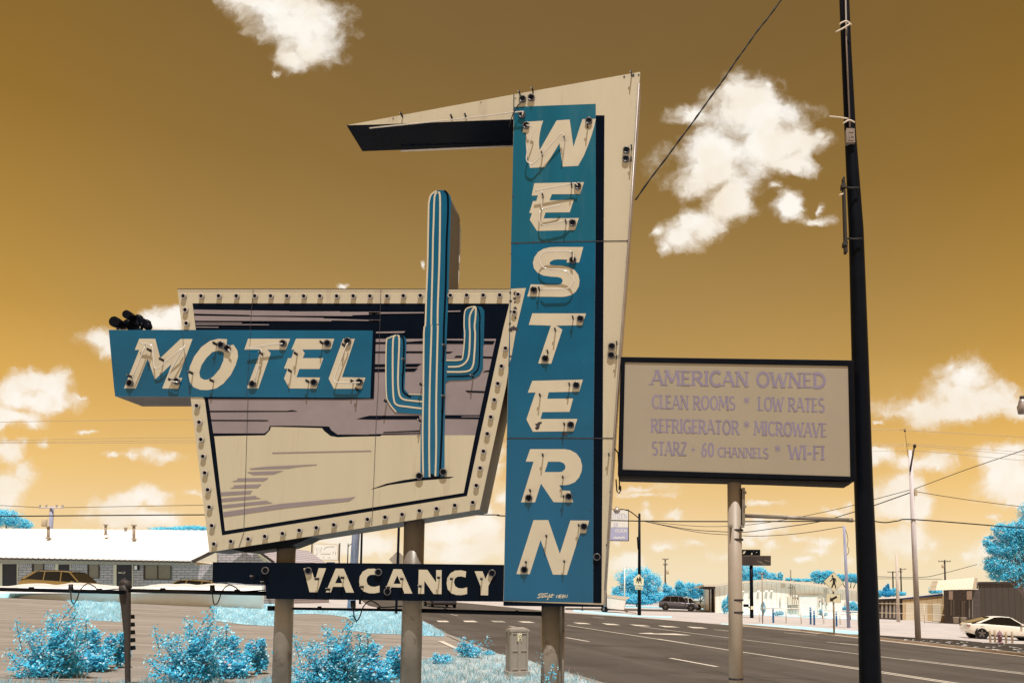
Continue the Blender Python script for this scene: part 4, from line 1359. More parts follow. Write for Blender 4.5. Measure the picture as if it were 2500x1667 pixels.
for q in ([(1565, 890), (1650, 890), (1670, 902), (1580, 901)], [(1780, 890), (1870, 890), (1905, 902), (1800, 901)], [(2010, 890), (2100, 892), (2135, 903), (2040, 902)]):
    gq(q, 'Z2')
for q in ([(0, 1058), (80, 1060), (115, 1071), (35, 1070)], [(215, 1062), (310, 1064), (360, 1075), (260, 1073)], [(450, 1067), (540, 1070), (590, 1080), (495, 1078)], [(665, 1072), (770, 1076), (820, 1086), (715, 1083)], [(900, 1077), (1010, 1084), (1060, 1094), (950, 1091)], [(1130, 1087), (1250, 1094), (1305, 1104), (1185, 1100)], [(1360, 1096), (1480, 1103), (1545, 1113), (1420, 1110)], [(1600, 1105), (1720, 1112), (1775, 1122), (1650, 1118)]):
    gq(q, 'Z3')
gq([(1570, 1058), (1622, 1060), (1760, 1126), (1850, 1168), (1700, 1118)], 'Z2', .02)
tag(b.build('road_marking', 'paint'), kind='structure')
b = MB()      # cracks and tyre tracks in the tarmac
random.seed(5)
for l in ([(1700, 1640), (1780, 1647), (1880, 1662), (1960, 1680)], [(1750, 1640), (1850, 1652), (2000, 1660)], [(1480, 1600), (1620, 1612), (1700, 1618)], [(1090, 1552), (1160, 1580), (1230, 1606)]):
    sp_ = smooth_path([Vector((x, y + random.uniform(-1, 1), 0)) for x, y in l], 6)
    gline([(p.x, p.y + random.uniform(-.6, .6)) for p in sp_], 'PX', .035, .013)
tag(b.build('road_crack', 'black2'), kind='structure')

# grass tongues and the lawn round the sign
TON = [('Z1', [(-300, 925), (0, 927), (300, 932), (440, 942), (490, 955), (520, 980), (560, 1030), (540, 1060), (530, 1082), (700, 1104), (896, 1116), (890, 885), (500, 880), (0, 888), (-300, 888)]),
       ('Z1', [(962, 935), (1200, 938), (1500, 955), (1550, 985), (1600, 1030), (1580, 1075), (1600, 1108), (1800, 1134), (1990, 1146), (2080, 1150), (2080, 905), (1985, 905), (962, 896)]),
       ('C2', [(40, 268), (250, 264), (420, 262), (560, 270), (690, 290), (765, 332), (735, 360), (700, 396), (900, 425), (1150, 432), (1330, 443), (1480, 448), (1500, 440), (1450, 408), (1385, 362), (1330, 332), (1140, 245), (700, 222), (250, 232), (40, 235)])]
for k, (zn, pts) in enumerate(TON):
    o = gpoly('lawn', pts, .012 + .003 * k, 'grassland', zone=zn)
LAWN = [(-200, 1672), (600, 1668), (690, 1655), (780, 1648), (850, 1640), (960, 1640), (1030, 1612), (1090, 1608), (1128, 1598), (1205, 1596), (1240, 1601), (1295, 1614), (1325, 1628), (1400, 1650), (1480, 1680), (1800, 1800), (2000, 1950), (-2500, 1950), (-900, 1700)]
gpoly('lawn', LAWN, .021, 'grassfront')

import numpy as np
rng = np.random.default_rng(11)


def inside(poly, x, y):
    c = np.zeros(len(x), bool)
    n = len(poly)
    for i in range(n):
        x0, y0 = poly[i]
        x1, y1 = poly[(i + 1) % n]
        cond = ((y0 > y) != (y1 > y)) & (x < (x1 - x0) * (y - y0) / ((y1 - y0) + 1e-12) + x0)
        c ^= cond
    return c


def np_mesh(name, verts, faces, m, parent=None, sub=None):
    me = bpy.data.meshes.new(name)
    v = np.asarray(verts, dtype=np.float32)
    if parent is not None:
        v = v - np.array(ORG[parent.name], dtype=np.float32)
    me.from_pydata(v.tolist(), [], faces.tolist())
    me.materials.append(M[m])
    me.update()
    o = bpy.data.objects.new(name, me)
    place(o, name, parent, ORG[parent.name] if parent is not None else Vector())
    return o


def blades(name, polys, n, h0, h1, w, m):
    """grass blades on the ground inside polygons given as (zone, pts)"""
    V, Fc = [], []
    k = 0
    for (zn, pts), cnt in zip(polys, n):
        g = [G(x, y) for x, y in Z(zn, pts)]
        gp = [(p.x, p.y) for p in g if p.y > 0]
        pg = [(x, y) for x, y in Z(zn, pts)]
        xs = [p[0] for p in pg]; ys = [p[1] for p in pg]
        x = rng.uniform(max(min(xs), -80), min(max(xs), 2300), cnt * 3)
        y = rng.uniform(min(ys), min(max(ys), 1720), cnt * 3)
        ok = inside(pg, x, y)
        for px, py in list(zip(x[ok], y[ok]))[:cnt]:
            p = G(px, py)
            h = random.uniform(h0, h1) * (1.0 + .5 * math.sin(px * .11) * math.sin(py * .23))
            a = random.uniform(0, 6.28)
            wx, wy = w * math.cos(a), w * math.sin(a)
            lx, ly = random.uniform(-.6, .6) * h, random.uniform(-.6, .6) * h
            V += [(p.x - wx, p.y - wy, p.z), (p.x + wx, p.y + wy, p.z), (p.x + lx, p.y + ly, p.z + h)]
            Fc.append((k, k + 1, k + 2))
            k += 3
    o = np_mesh(name, V, np.array(Fc), m)
    o['kind'] = 'stuff'
    return o


blades('grass', TON, [9000, 9000, 12000], .06, .16, .02, 'blade')
blades('dry_grass', [('PX', [(-80, 1672), (600, 1668), (690, 1655), (960, 1640), (1030, 1612), (1090, 1608), (1128, 1598), (1205, 1596), (1295, 1614), (1325, 1628), (1400, 1650), (1480, 1680), (1480, 1720), (-80, 1720)])], [26000], .04, .13, .008, 'blade2')

# ================================================================ foliage
def leaf_cards(blobs, n, size, clump=22, spread=.16, flatn=.35):
    """blobs: (centre, rx, ry, rz). returns verts, faces of diamond-shaped leaf cards gathered in clumps"""
    w = np.array([(b[1] * b[2] * b[3]) ** (2 / 3) for b in blobs])
    w = w / w.sum()
    ncl = max(1, n // clump)
    bi = rng.choice(len(blobs), ncl, p=w)
    C0 = np.array([tuple(b[0]) for b in blobs])[bi]
    RR = np.array([(b[1], b[2], b[3]) for b in blobs])[bi]
    d = rng.normal(size=(ncl, 3)); d /= np.linalg.norm(d, axis=1)[:, None]
    rad = rng.uniform(.1, 1.0, ncl) ** .33
    cc = C0 + d * RR * rad[:, None]
    ci = np.repeat(np.arange(ncl), clump)
    cen = cc[ci] + rng.normal(size=(len(ci), 3)) * RR[ci] * spread * rng.uniform(.5, 1.4, ncl)[ci][:, None]
    nr = rng.normal(size=(len(ci), 3)) * .62; nr[:, 2] += flatn + .75; nr[:, 1] -= .8
    nr /= np.linalg.norm(nr, axis=1)[:, None]
    t = np.cross(nr, rng.normal(size=nr.shape)); t /= np.linalg.norm(t, axis=1)[:, None]
    u = np.cross(nr, t)
    s = size * rng.uniform(.55, 1.35, len(ci))[:, None]
    V = np.stack([cen - t * s, cen - u * s * .5, cen + t * s, cen + u * s * .5], 1).reshape(-1, 3)
    Fc = np.arange(len(V)).reshape(-1, 4)
    return V, Fc


def tree(zone, blobs, Y, n, size_px, label, group=None, m='leaf', trunk=None, cat='tree', name='tree', limbs=True, depth=.8):
    k = Y / F
    ox, oy, zk = ZT[zone]
    bl = []
    for (cx, cy, rx, ry) in blobs:
        c = P(ox + cx * zk, oy + cy * zk, Y)
        bl.append((c + Vector((0, random.uniform(-.3, .3) * rx * zk * k, 0)), rx * zk * k, rx * zk * k * depth, ry * zk * k))
    mean = sum((b[0] for b in bl), Vector()) / len(bl)
    bx = mean.x if trunk is None else P(trunk, 1500, Y).x
    base = Vector((bx, Y, gz(bx)))
    t = thing(name, base, label, cat, group)
    V, Fc = leaf_cards(bl, n, size_px * k)
    np_mesh('crown', V, Fc, m, t)
    b = MB()
    H = max(mean.z - base.z, .5)
    r0 = max(.05, min(.32, H * .035))
    b.tube([base - Vector((0, 0, .1)), base + Vector((0, 0, H * .35)), base.lerp(mean, .75)], [r0 * 1.3, r0, r0 * .6], 8)
    for c in bl:
        b.tube([base + Vector((0, 0, H * .4)), (base + Vector((0, 0, H * .5))).lerp(c[0], .5), c[0]], [r0 * .6, r0 * .4, r0 * .15], 6)
    b.build('trunk', 'bark', t)
    return t

# ================================================================ motel building
YM = 54.0
mo = P(300, 1450, YM)
motel = thing('motel_building', (mo.x, YM + 4, gz(mo.x)), 'low grey brick motel wing with a bright white metal roof and numbered navy doors', 'building')
wall_px = [(-120, 1366), (470, 1373), (528, 1375), (528, 1350), (585, 1321), (658, 1371), (645, 1373), (645, 1490), (-120, 1490)]
b = MB()
b.prism([P(x, y, YM) for x, y in wall_px], (0, 11, 0))
wall = b.build('wall', 'brickm', motel)
def pb(b, x0, y0, x1, y1, Y, d):
    b.prism([P(x0, y0, Y), P(x1, y0, Y), P(x1, y1, Y), P(x0, y1, Y)], (0, d, 0))
b = MB()
for x0, x1 in ((42, 80), (106, 134), (171, 212), (241, 276), (338, 352), (417, 520)):
    b.poly([P(x0, 1374, YM - .01), P(x1, 1374, YM - .01), P(x1, 1381.5, YM - .01), P(x0, 1381.5, YM - .01)])
b.build('soldier_course', 'bricks', motel)
rl, rr_, rt, rtl = P(-120, 1357.5, 53.1), P(467, 1368.5, 53.1), P(600, 1295.5, 60), P(-120, 1288.5, 60)
b = MB()
th = Vector((0, .02, -.10))
b.prism([rl, rr_, rt, rtl], th)
back = [rtl, rt, Vector((rt.x, 67, rr_.z)), Vector((rl.x, 67, rr_.z))]
b.prism(back, (0, .02, -.1))
nribs = 44
for i in range(nribs + 1):
    f = i / nribs
    a, c = rl.lerp(rr_, f), rtl.lerp(rt, f)
    up_ = Vector((0, -.02, .05))
    s_ = Vector((.045, 0, 0))
    b.face([a - s_, a + s_, c + s_ , c - s_]); b.face([a - s_ + up_ * .0, a + up_, c + up_, c - s_]); b.face([a + up_, a + s_, c + s_, c + up_])
roof = b.build('roof', 'whiteroof', motel)
b = MB()
zig = []
for q in range(91):
    a = rl.lerp(rr_, q / 90)
    zig.append(Vector((a.x, a.y - .03, a.z - (.02 if q % 2 else .055))))
low = [Vector((p_.x, p_.y, p_.z - .10)) for p_ in reversed(zig)]
b.prism(zig + low, (0, .02, 0))
b.build('eave_trim', 'brown', roof)
b = MB()
for (x, y0, y1, w, Y) in ((118, 1286, 1313, 3.2, 57), (258, 1282, 1304, 2.6, 57.5), (327, 1283, 1316, 3.2, 57)):
    b.tube([P(x, y1, Y), P(x, y0, Y)], w * Y / F, 10)
    q = P(x, y0 - 1, Y)
    b.lathe(q, [(w * 1.9 * Y / F, -.03), (w * 1.9 * Y / F, .05)], 'z', 10)
    q = P(x, y1, Y)
    b.lathe(q, [(w * 1.8 * Y / F, -.05), (w * 1.4 * Y / F, .06)], 'z', 10)
q = P(307, 1290, 59.6)
b.lathe(q, [(.09, -.3), (.09, .02), (.14, .03), (.10, .10)], 'z', 10)
b.build('vent_pipe', 'fascia', roof)
b = MB()
b.prism([P(-120, 1359.5, 53.6), P(480, 1369.5, 53.6), P(480, 1379.5, 53.6), P(-120, 1373, 53.6)], (0, .35, 0))
b.build('fascia', 'fascia', motel)
b = MB()
b.prism([P(467, 1369.5, 53.2), P(529, 1346, 53.8), P(529, 1375, 53.8), P(486, 1379, 53.2)], (0, .1, 0))
b.build('soffit', 'trim', motel)
b = MB()
b.prism([P(616, 1342, 53.8), P(634, 1344, 53.8), P(664, 1369, 53.8), P(645, 1371, 53.8)], (0, .1, 0))
b.build('soffit', 'trim', motel)
b = MB()
b.prism([P(466, 1367.5, 53.0), P(586, 1312, 53.4), P(588, 1317, 53.4), P(470, 1373, 53.0)], (0, .2, 0))
b.prism([P(586, 1312, 53.5), P(668, 1370, 53.5), P(664, 1373, 53.5), P(585, 1317, 53.5)], (0, .2, 0))
b.build('rake_board', 'brown', motel)
for k, (x0, x1, jx) in enumerate(((5, 41, 0), (142, 170, 135), (284, 322, 277))):
    b = MB()
    pb(b, x0, 1376 + k, x1, 1470, YM - .02, .1)
    d = b.build('door', 'door', motel)
    b = MB()
    pb(b, jx, 1373.5, x0, 1470, YM - .05, .12); pb(b, x0 + .05, 1373.2, x1 + 1.5, 1376 + k - .2, YM - .05, .12); pb(b, x1, 1376 + k, x1 + 1.6, 1470, YM - .05, .12)
    b.build('door_frame', 'trim', d)
    if k == 2:
        b = MB()
        lettering(b, '27', PP('C1', [(1958, 490), (2000, 490), (2000, 524), (1958, 524)], YM - .06), .16, .14, serif=False)
        b.poly(PP('C1', [(1885, 498), (1950, 498), (1950, 514), (1885, 514)], YM - .06))
        b.build('door_number', 'trim', d)
        b = MB()
        q = P(306, 1411, YM - .06)
        b.lathe(q, [(.03, -.06), (.04, -.03), (.02, 0)], 'y', 10)
        b.build('door_knob', 'galv', d)
for k, (x0, x1, y0, y1, pan) in enumerate(((81, 105, 1375, 1412, 1), (216, 240, 1377, 1410, 1), (353, 416, 1379, 1413, 2))):
    b = MB()
    pb(b, x0, y0, x1, y1, YM - .015, .05)
    w_ = b.build('window', 'blind', motel)
    b = MB()
    bars = [(x0 - 3, y0 - 1, x0, y1 + 1), (x1, y0 - 1, x1 + 1.6, y1 + 1), (x0, y0 - 1.2, x1, y0), (x0, y1, x1, y1 + 1.4)]
    if pan == 2: bars.append(((x0 + x1) / 2 - .8, y0, (x0 + x1) / 2 + .8, y1))
    for bb in bars: pb(b, *bb, YM - .06, .1)
    b.build('window_frame', 'brown', w_)
b = MB()
pb(b, 327, 1377.5, 336, 1391, YM - .2, .2)
wl = b.build('wall_lamp', 'black2', motel)
b = MB()
pb(b, 328, 1380, 334, 1390, YM - .24, .05)
b.build('lamp_glass', 'white', wl)

# low white walls on the near side of the motel's car park
for k, (top, lab) in enumerate((([(-120, 1431), (0, 1430), (25, 1429.5), (55, 1425), (80, 1423.5), (100, 1423.5), (130, 1427), (155, 1425), (178, 1421.5), (230, 1425), (292, 1431)], 'low white wall with an uneven top beneath the gold car at the left edge'),
                                ([(317, 1431), (345, 1431), (370, 1427), (400, 1424), (430, 1425), (452, 1424), (480, 1427), (520, 1423.5), (560, 1426), (640, 1430)], 'low white wall with an uneven top left of the vacancy board'))):
    Yw = 45.0
    c = P((top[0][0] + top[-1][0]) / 2, 1450, Yw)
    t = thing('low_wall', (c.x, Yw, gz(c.x)), lab, 'wall', 'low white walls by the car park')
    b = MB()
    zb = min(gz(P(x, 1440, Yw).x) for x, y in top)
    pts = smooth_path([Vector((x, y, 0)) for x, y in top], 3)
    fr = [P(p.x, p.y, Yw) for p in pts]
    b.prism(fr + [Vector((fr[-1].x, Yw, zb - .2)), Vector((fr[0].x, Yw, zb - .2))], (0, .25, 0))
    b.build('wall_body', 'plaster', t)
    b = MB()     # turf bank below a white plaster slope added to catch more sun
    L0 = [P(p.x, p.y + 7, Yw - .02) for p in pts]
    L_ = [P(p.x, 1447, Yw - .55) for p in pts]
    b.m = 1
    for i in range(len(L_) - 1):
        b.face([L0[i], L0[i + 1], L_[i + 1], L_[i]])
    b.m = 0
    for i in range(len(L_) - 1):
        a, c2 = L_[i], L_[i + 1]
        f1 = G(pts[i].x, 1459.5); f2 = G(pts[i + 1].x, 1459.5)
        b.face([a, c2, f2 + Vector((0, 0, .015)), f1 + Vector((0, 0, .015))])
    o = b.build('turf_and_sun_slope', ['grassland', 'plaster'], t)

# ================================================================ cars
def car(loc, heading, L, W, H, paint, label, kind='suv', scale=1.0, group=None, wheel_r=.36, name='parked_car'):
    t = thing(name, loc, label, 'car', group)
    t.rotation_euler = (0, math.atan(SLOPE) * math.cos(heading), heading)
    t.scale = (scale,) * 3
    hl, hw = L / 2, W / 2
    if kind == 'suv':
        zs = H / 1.7
        stations = [(-hl, .42, .78, .84, .92), (-hl + .10, .30, .95, 1.03, .97), (-hl + .5, .24, 1.0, 1.07, 1.0), (0, .22, .98, 1.04, 1.0), (hl - 1.35, .24, .95, 1.02, 1.0), (hl - 1.0, .25, .93, 1.0, .99), (hl - .35, .28, .82, .90, .95), (hl - .06, .34, .62, .72, .86), (hl, .40, .56, .62, .80)]
        gh = [(-hl + .10, 1.05), (-hl + .80, H * .965), (-.25, H), (.45, H * .98), (hl - 1.28, 1.03)]
    else:
        stations = [(-hl, .50, .80, .86, .86), (-hl + .12, .36, .90, .96, .93), (-hl + .6, .24, .92, .99, 1.0), (0, .20, .86, .93, 1.0), (hl - 1.5, .22, .80, .88, 1.0), (hl - .8, .24, .74, .82, .98), (hl - .25, .28, .62, .70, .92), (hl, .36, .50, .58, .78)]
        gh = [(-hl + .22, 1.0), (-hl + 1.35, H * .955), (-.35, H), (.25, H * .985), (hl - 1.30, .90)]
    b = MB()
    b.smooth = True
    rings = []
    for (x, z0, z1, z2, wf) in stations:
        w = hw * wf
        ring = [(x, -w * .93, z0), (x, -w, z0 + (z1 - z0) * .45), (x, -w * .985, z1), (x, -w * .86, z2), (x, w * .86, z2), (x, w * .985, z1), (x, w, z0 + (z1 - z0) * .45), (x, w * .93, z0)]
        n = len(b.v)
        b.v += ring
        rings.append(n)
    for i in range(len(rings) - 1):
        for k in range(8):
            k2 = (k + 1) % 8
            b._f((rings[i] + k, rings[i] + k2, rings[i + 1] + k2, rings[i + 1] + k))
    b._f(tuple(rings[0] + k for k in range(8))); b._f(tuple(rings[-1] + k for k in range(8)))
    body = b.build('body', paint, t, local=True, bevel=.02)
    # greenhouse: dark glass wedge, painted roof and pillars
    def cross(x, z, zb):
        f = (z - zb) / max(H - zb, .01)
        return hw * (.93 - .20 * max(0, min(1, f)))
    b = MB()
    zb = gh[0][1] - .02
    for sgn in (-1, 1):
        pts = [(x, sgn * cross(x, z, .95), z - (.03 if 0 < i < 4 else 0)) for i, (x, z) in enumerate(gh)]
        base = [(gh[-1][0], sgn * hw * .93, .92), (gh[0][0], sgn * hw * .93, .92)]
        b.face([Vector(p) for p in pts + base])
    for i in range(len(gh) - 1):
        (x0, z0), (x1, z1) = gh[i], gh[i + 1]
        d0 = .03 if 0 < i < 4 else 0; d1 = .03 if 0 < i + 1 < 4 else 0
        b.face([(x0, -cross(x0, z0, .95), z0 - d0), (x1, -cross(x1, z1, .95), z1 - d1), (x1, cross(x1, z1, .95), z1 - d1), (x0, cross(x0, z0, .95), z0 - d0)])
    b.build('windows', 'carglass', t, local=True)
    b = MB()
    b.smooth = True
    rp = [gh[1], ((gh[1][0] + gh[2][0]) / 2, (gh[1][1] + gh[2][1]) / 2 + .015), gh[2], gh[3]]
    n = len(b.v)
    for (x, z) in rp:
        c = cross(x, z, .95)
        b.v += [(x, -c - .012, z - .10), (x, -c * .93, z - .015), (x, -c * .5, z + .02), (x, c * .5, z + .02), (x, c * .93, z - .015), (x, c + .012, z - .10)]
    for i in range(len(rp) - 1):
        for k in range(5):
            b._f((n + i * 6 + k, n + i * 6 + k + 1, n + (i + 1) * 6 + k + 1, n + (i + 1) * 6 + k))
    for sgn in (-1, 1):       # pillars
        def pil(x0, z0, x1, z1, w):
            y0, y1 = sgn * (cross(x0, z0, .95) + .012), sgn * (cross(x1, z1, .95) + .012)
            b.face([(x0 - w, y0, z0), (x0 + w, y0, z0), (x1 + w, y1, z1), (x1 - w, y1, z1)])
        pil(gh[-1][0], gh[-1][1], gh[3][0], gh[3][1] - .03, .05)
        if kind == 'suv':
            pil(gh[0][0] + .1, gh[0][1], gh[1][0], gh[1][1] - .03, .10)
            pil(.05, .97, -.05, H - .05, .03)
            pil(-.95, .98, -1.0, H - .06, .03)
        else:
            pil(gh[0][0] + .35, gh[0][1] - .02, gh[1][0] + .12, gh[1][1] - .02, .13)
    roof = b.build('roof', paint, t, local=True)
    if kind == 'suv':
        b = MB()
        for sgn in (-1, 1):
            c = cross(0, H, .95) * .9
            b.tube([(gh[1][0] + .1, sgn * c, gh[1][1] + .0), (gh[1][0] + .25, sgn * c, H + .05), (gh[3][0] - .1, sgn * c, H + .05), (gh[3][0], sgn * c, H)], .018, 6)
        b.build('roof_rail', 'black2', roof, local=True)
    wx = (-hl + .82, hl - .86)
    for x in wx:
        for sgn in (-1, 1):
            b = MB()
            b.lathe((x, sgn * (hw - .09), wheel_r), [(wheel_r * .6, sgn * -.1), (wheel_r * .97, sgn * -.09), (wheel_r, sgn * 0), (wheel_r * .97, sgn * .10), (wheel_r * .68, sgn * .115), (wheel_r * .66, sgn * .09)], 'y', 22)
            wh = b.build('wheel', 'tyre', t, local=True)
            b = MB()
            b.lathe((x, sgn * (hw - .09), wheel_r), [(wheel_r * .16, sgn * .125), (wheel_r * .15, sgn * .08)], 'y', 12)
            for q in range(5):
                a = 2 * math.pi * q / 5 + .3
                ca, sa = math.cos(a), math.sin(a)
                yy = sgn * (hw - .09 + .112)
                r0, r1, wd = wheel_r * .1, wheel_r * .64, .045
                b.face([(x + ca * r0 - sa * wd, yy, wheel_r + sa * r0 + ca * wd), (x + ca * r0 + sa * wd, yy, wheel_r + sa * r0 - ca * wd), (x + ca * r1 + sa * wd, yy, wheel_r + sa * r1 - ca * wd), (x + ca * r1 - sa * wd, yy, wheel_r + sa * r1 + ca * wd)])
            b.build('rim', 'rim', wh, local=True)
    b = MB()
    for x in wx:        # dark wheel arches and sills
        for sgn in (-1, 1):
            b.lathe((x, sgn * (hw - .02), wheel_r + .03), [(wheel_r + .07, sgn * -.10), (wheel_r + .07, sgn * .012)], 'y', 22)
    b.box((0, 0, .24), (L - 1.9, W * .97, .10))
    b.build('wheel_arches', 'black2', t, local=True)
    for sgn in (-1, 1):
        zz = .86 if kind == 'suv' else .80
        b = MB()
        b.box((-hl + .06, sgn * hw * .78, zz), (.16, hw * .34, .12))
        b.build('taillight', 'lamp', t, local=True, bevel=.02)
        b = MB()
        b.box((hl - .16, sgn * hw * .70, zz - .18), (.26, hw * .30, .10))
        b.build('headlight', 'lampw', t, local=True, bevel=.02)
        b = MB()
        b.box((gh[-1][0] - .25, sgn * (hw + .06), 1.0), (.14, .16, .12))
        b.build('wing_mirror', paint, t, local=True, bevel=.03)
    return t


gA = P(165, 1457, 48.6); gB = P(468, 1458, 48.6)
car((gA.x, 48.6, gz(gA.x)), R(3), 4.7, 1.9, 1.62, 'gold', 'gold car with dark roof rails parked before the motel doors at the left edge', group='gold cars before the motel', scale=1.0)
car((gB.x, 48.6, gz(gB.x)), R(178), 4.7, 1.9, 1.45, 'gold', 'olive gold car partly hidden behind the left end of the vacancy board', group='gold cars before the motel')
p = G(1656, 1489.5)
car(p, R(-3), 4.75, 1.95, 1.72, 'greycar', 'dark grey car parked side-on in front of a white one beside the trees', wheel_r=.40, scale=1.1)
p = G(1680, 1486.5)
car(p, R(-6), 4.9, 1.95, 1.78, 'whitecar', 'white car parked behind the dark grey car near the cream shed', wheel_r=.37)
p = G(2447, 1560.5)
car(p, R(-4), 4.75, 1.85, 1.44, 'creamcar', 'shiny white sedan with dark windows parked at the right edge behind the hydrant', kind='sedan', wheel_r=.345)
p = G(1073, 1481)
car(p, math.atan2(1, -.45), 5.2, 2.0, 1.8, 'greycar', 'dark pickup seen from behind on the road beneath the vacancy board', name='pickup_truck', wheel_r=.40)

# box trailer far behind the parked cars
p = G(1707, 1484)
t = thing('box_trailer', p, 'plain white box trailer standing behind the two parked cars', 'trailer')
b = MB(); pb(b, 1692, 1442, 1723, 1465, p.y, 3.0); b.build('box', 'white', t)
b = MB(); pb(b, 1694, 1465.3, 1721, 1479, p.y + .1, 2.6); b.build('lower_body', 'fascia', t)
b = MB()
for x in (1699, 1716):
    q = P(x, 1481, p.y)
    b.lathe((q.x, q.y - .05, gz(q.x) + .35), [(.2, .0), (.36, .02), (.36, .22), (.2, .24)], 'y', 14)
b.build('wheel', 'tyre', t)

# small utility trailer by the road
p = G(1478, 1494)
Yt = p.y
t = thing('utility_trailer', (P(1500, 1490, Yt).x, Yt, gz(p.x)), 'small white tipped trailer with a tan rim standing right of the pylon by the road', 'trailer')
b = MB(); b.prism(PP('C7', [(832, 640), (1242, 695), (1204, 908), (838, 872)], Yt), (0, 2.0, 0)); b.build('box', 'white', t)
b = MB(); b.prism(PP('C7', [(842, 584), (1245, 642), (1305, 640), (1310, 670), (1244, 696), (832, 641)], Yt - .04), (0, 2.05, 0)); b.build('top_rim', 'trim', t)
for dy in (-.12, 2.0):
    q = PP('C7', [(802, 890)], Yt)[0]
    b = MB()
    rr = 8.2 * Yt / F
    b.lathe((q.x, q.y + dy, q.z), [(rr * .5, -.1), (rr, -.09), (rr, .09), (rr * .5, .1)], 'y', 18)
    w_ = b.build('wheel', 'tyre', t)
    b = MB()
    b.lathe((q.x, q.y + dy, q.z), [(rr * .48, -.115), (rr * .42, -.105)], 'y', 14)
    b.build('rim', 'rim', w_)
b = MB(); b.prism(PP('C7', [(770, 795), (830, 785), (835, 835), (765, 845)], Yt - .2), (0, .3, 0)); b.build('fender', 'white', t)
b = MB()
b.tube(PP('C7', [(880, 885), (1210, 925), (1465, 978)], Yt + .6), .05, 6); b.tube(PP('C7', [(1230, 935), (1290, 950)], Yt + .55), .07, 6)
b.build('drawbar', 'fascia', t)
p = G(1421.5, 1490)
t = thing('marker_post', p, 'short thin dark post at the kerb left of the white utility trailer', 'post')
b = MB(); b.tube([p, p + Vector((0, 0, .7))], .045, 8); b.build('post', 'black2', t)
b = MB(); q = p + Vector((0, 0, .02)); b.lathe(q, [(.18, 0), (.06, .05)], 'z', 10); b.build('foot', 'black2', t)

# ================================================================ buildings across the road
Ys = 105.0
c = P(1930, 1500, Ys)
shed = thing('metal_shed', (c.x, Ys + 8, gz(c.x)), 'long cream sheet metal shed with a low gable across the road', 'building')
b = MB(); b.prism([P(1746, 1500, Ys), P(1746, 1431, Ys), P(1780, 1428, Ys), P(1870, 1418, Ys), P(1950, 1424, Ys), P(2140, 1448, Ys), P(2140, 1516, Ys)], (0, 22, 0)); b.build('wall', 'shed', shed)
b = MB()
ro = [P(1718, 1426, Ys - .5), P(1750, 1425, Ys - .5), P(1780, 1421, Ys - .5), P(1870, 1413, Ys - .5), P(1950, 1419.5, Ys - .5), P(2145, 1442.5, Ys - .5), P(2145, 1449, Ys - .5), P(1950, 1425.5, Ys - .5), P(1870, 1418.5, Ys - .5), P(1780, 1427, Ys - .5), P(1752, 1431, Ys - .5), P(1718, 1431, Ys - .5)]
b.prism(ro, (0, 23, 0)); b.build('roof', 'shedroof', shed)
b = MB()
b.prism([P(1720, 1431.2, Ys - .3), P(1746, 1431.2, Ys - .3), P(1739, 1437, Ys - .3), P(1717, 1435, Ys - .3)], (0, 8, 0))
pb(b, 1731, 1434, 1734, 1492, Ys + .3, .2); pb(b, 1737, 1437, 1745.8, 1493, Ys + 2, .3)
b.build('porch', 'brown', shed)
b = MB(); pb(b, 1952, 1454, 1995, 1502, Ys - .08, .1); rd = b.build('door', 'white', shed)
b = MB()
pb(b, 1949.5, 1451.5, 1952, 1502, Ys - .12, .14); pb(b, 1995, 1451.5, 1997.5, 1502, Ys - .12, .14); pb(b, 1952.01, 1451.5, 1994.99, 1453.8, Ys - .12, .14)
b.build('door_frame', 'shedroof', rd)
for (x, y) in ((1852, 1446), (1871.5, 1446), (1884, 1446), (1813.5, 1446), (1833, 1446)):
    b = MB()
    b.prism([P(x - 3.2, y - 5, Ys - .02), P(x + 3.2, y - 5, Ys - .02), P(x + 3.2, y - 2.0, Ys - .35), P(x - 3.2, y - 2.0, Ys - .35)], (0, .02, .08))
    b.build('vent_hood', 'white', shed)
b = MB(); pb(b, 1907, 1425, 1917, 1435, Ys - .06, .1)
for y in (1427, 1429.5, 1432): pb(b, 1907.5, y, 1916.5, y + 1.2, Ys - .10, .05)
b.build('louvre_vent', 'shedroof', shed)
b = MB()
pb(b, 1924, 1456, 1934, 1476, Ys - .35, .3); pb(b, 1935, 1464, 1939, 1476, Ys - .3, .25); pb(b, 1940, 1464, 1944, 1476, Ys - .3, .25); pb(b, 1945, 1464, 1949, 1476, Ys - .3, .25)
b.build('meter_box', 'shedroof', shed)
b = MB()
kk = Ys / F
def run(pts, w=.7, zone='B7', Y=None):
    b.tube(PP(zone, pts, (Y or Ys) - .18), w * kk, 6)
run([(1035, 430), (1045, 860)], .9); run([(1000, 725), (1060, 725)], 1.2); run([(1070, 670), (1080, 930)]); run([(1095, 690), (1115, 760), (1118, 930)]); run([(1160, 930), (1165, 840), (1200, 825), (1560, 825), (1575, 900), (1580, 980)], .9)
run([(995, 830), (1170, 835)], .8); run([(1615, 730), (1625, 960)]); run([(1650, 690), (1655, 980)]); run([(995, 1022), (1170, 1022)], .9); run([(995, 1060), (1170, 1060)], 1.0); run([(995, 1092), (1170, 1092)], .9); run([(998, 900), (998, 1090)], .6); run([(860, 890), (862, 1065)], .9)
run([(1020, 1095), (1020, 1150)], .5); run([(1070, 1095), (1070, 1150)], .5); run([(1575, 940), (1580, 1005)], 1.8); run([(1530, 930), (1532, 965)], 2.2); run([(1640, 975), (1650, 1015)], 2.0); run([(1955, 950), (1960, 1040)], .9)
b.build('conduits', 'fascia', shed)
b = MB()
for (x, y) in ((1938, 1415), (1958, 1417), (1987, 1420)):
    b.tube([P(x, y + 6, Ys + 1), P(x, y, Ys + 1)], .09, 8)
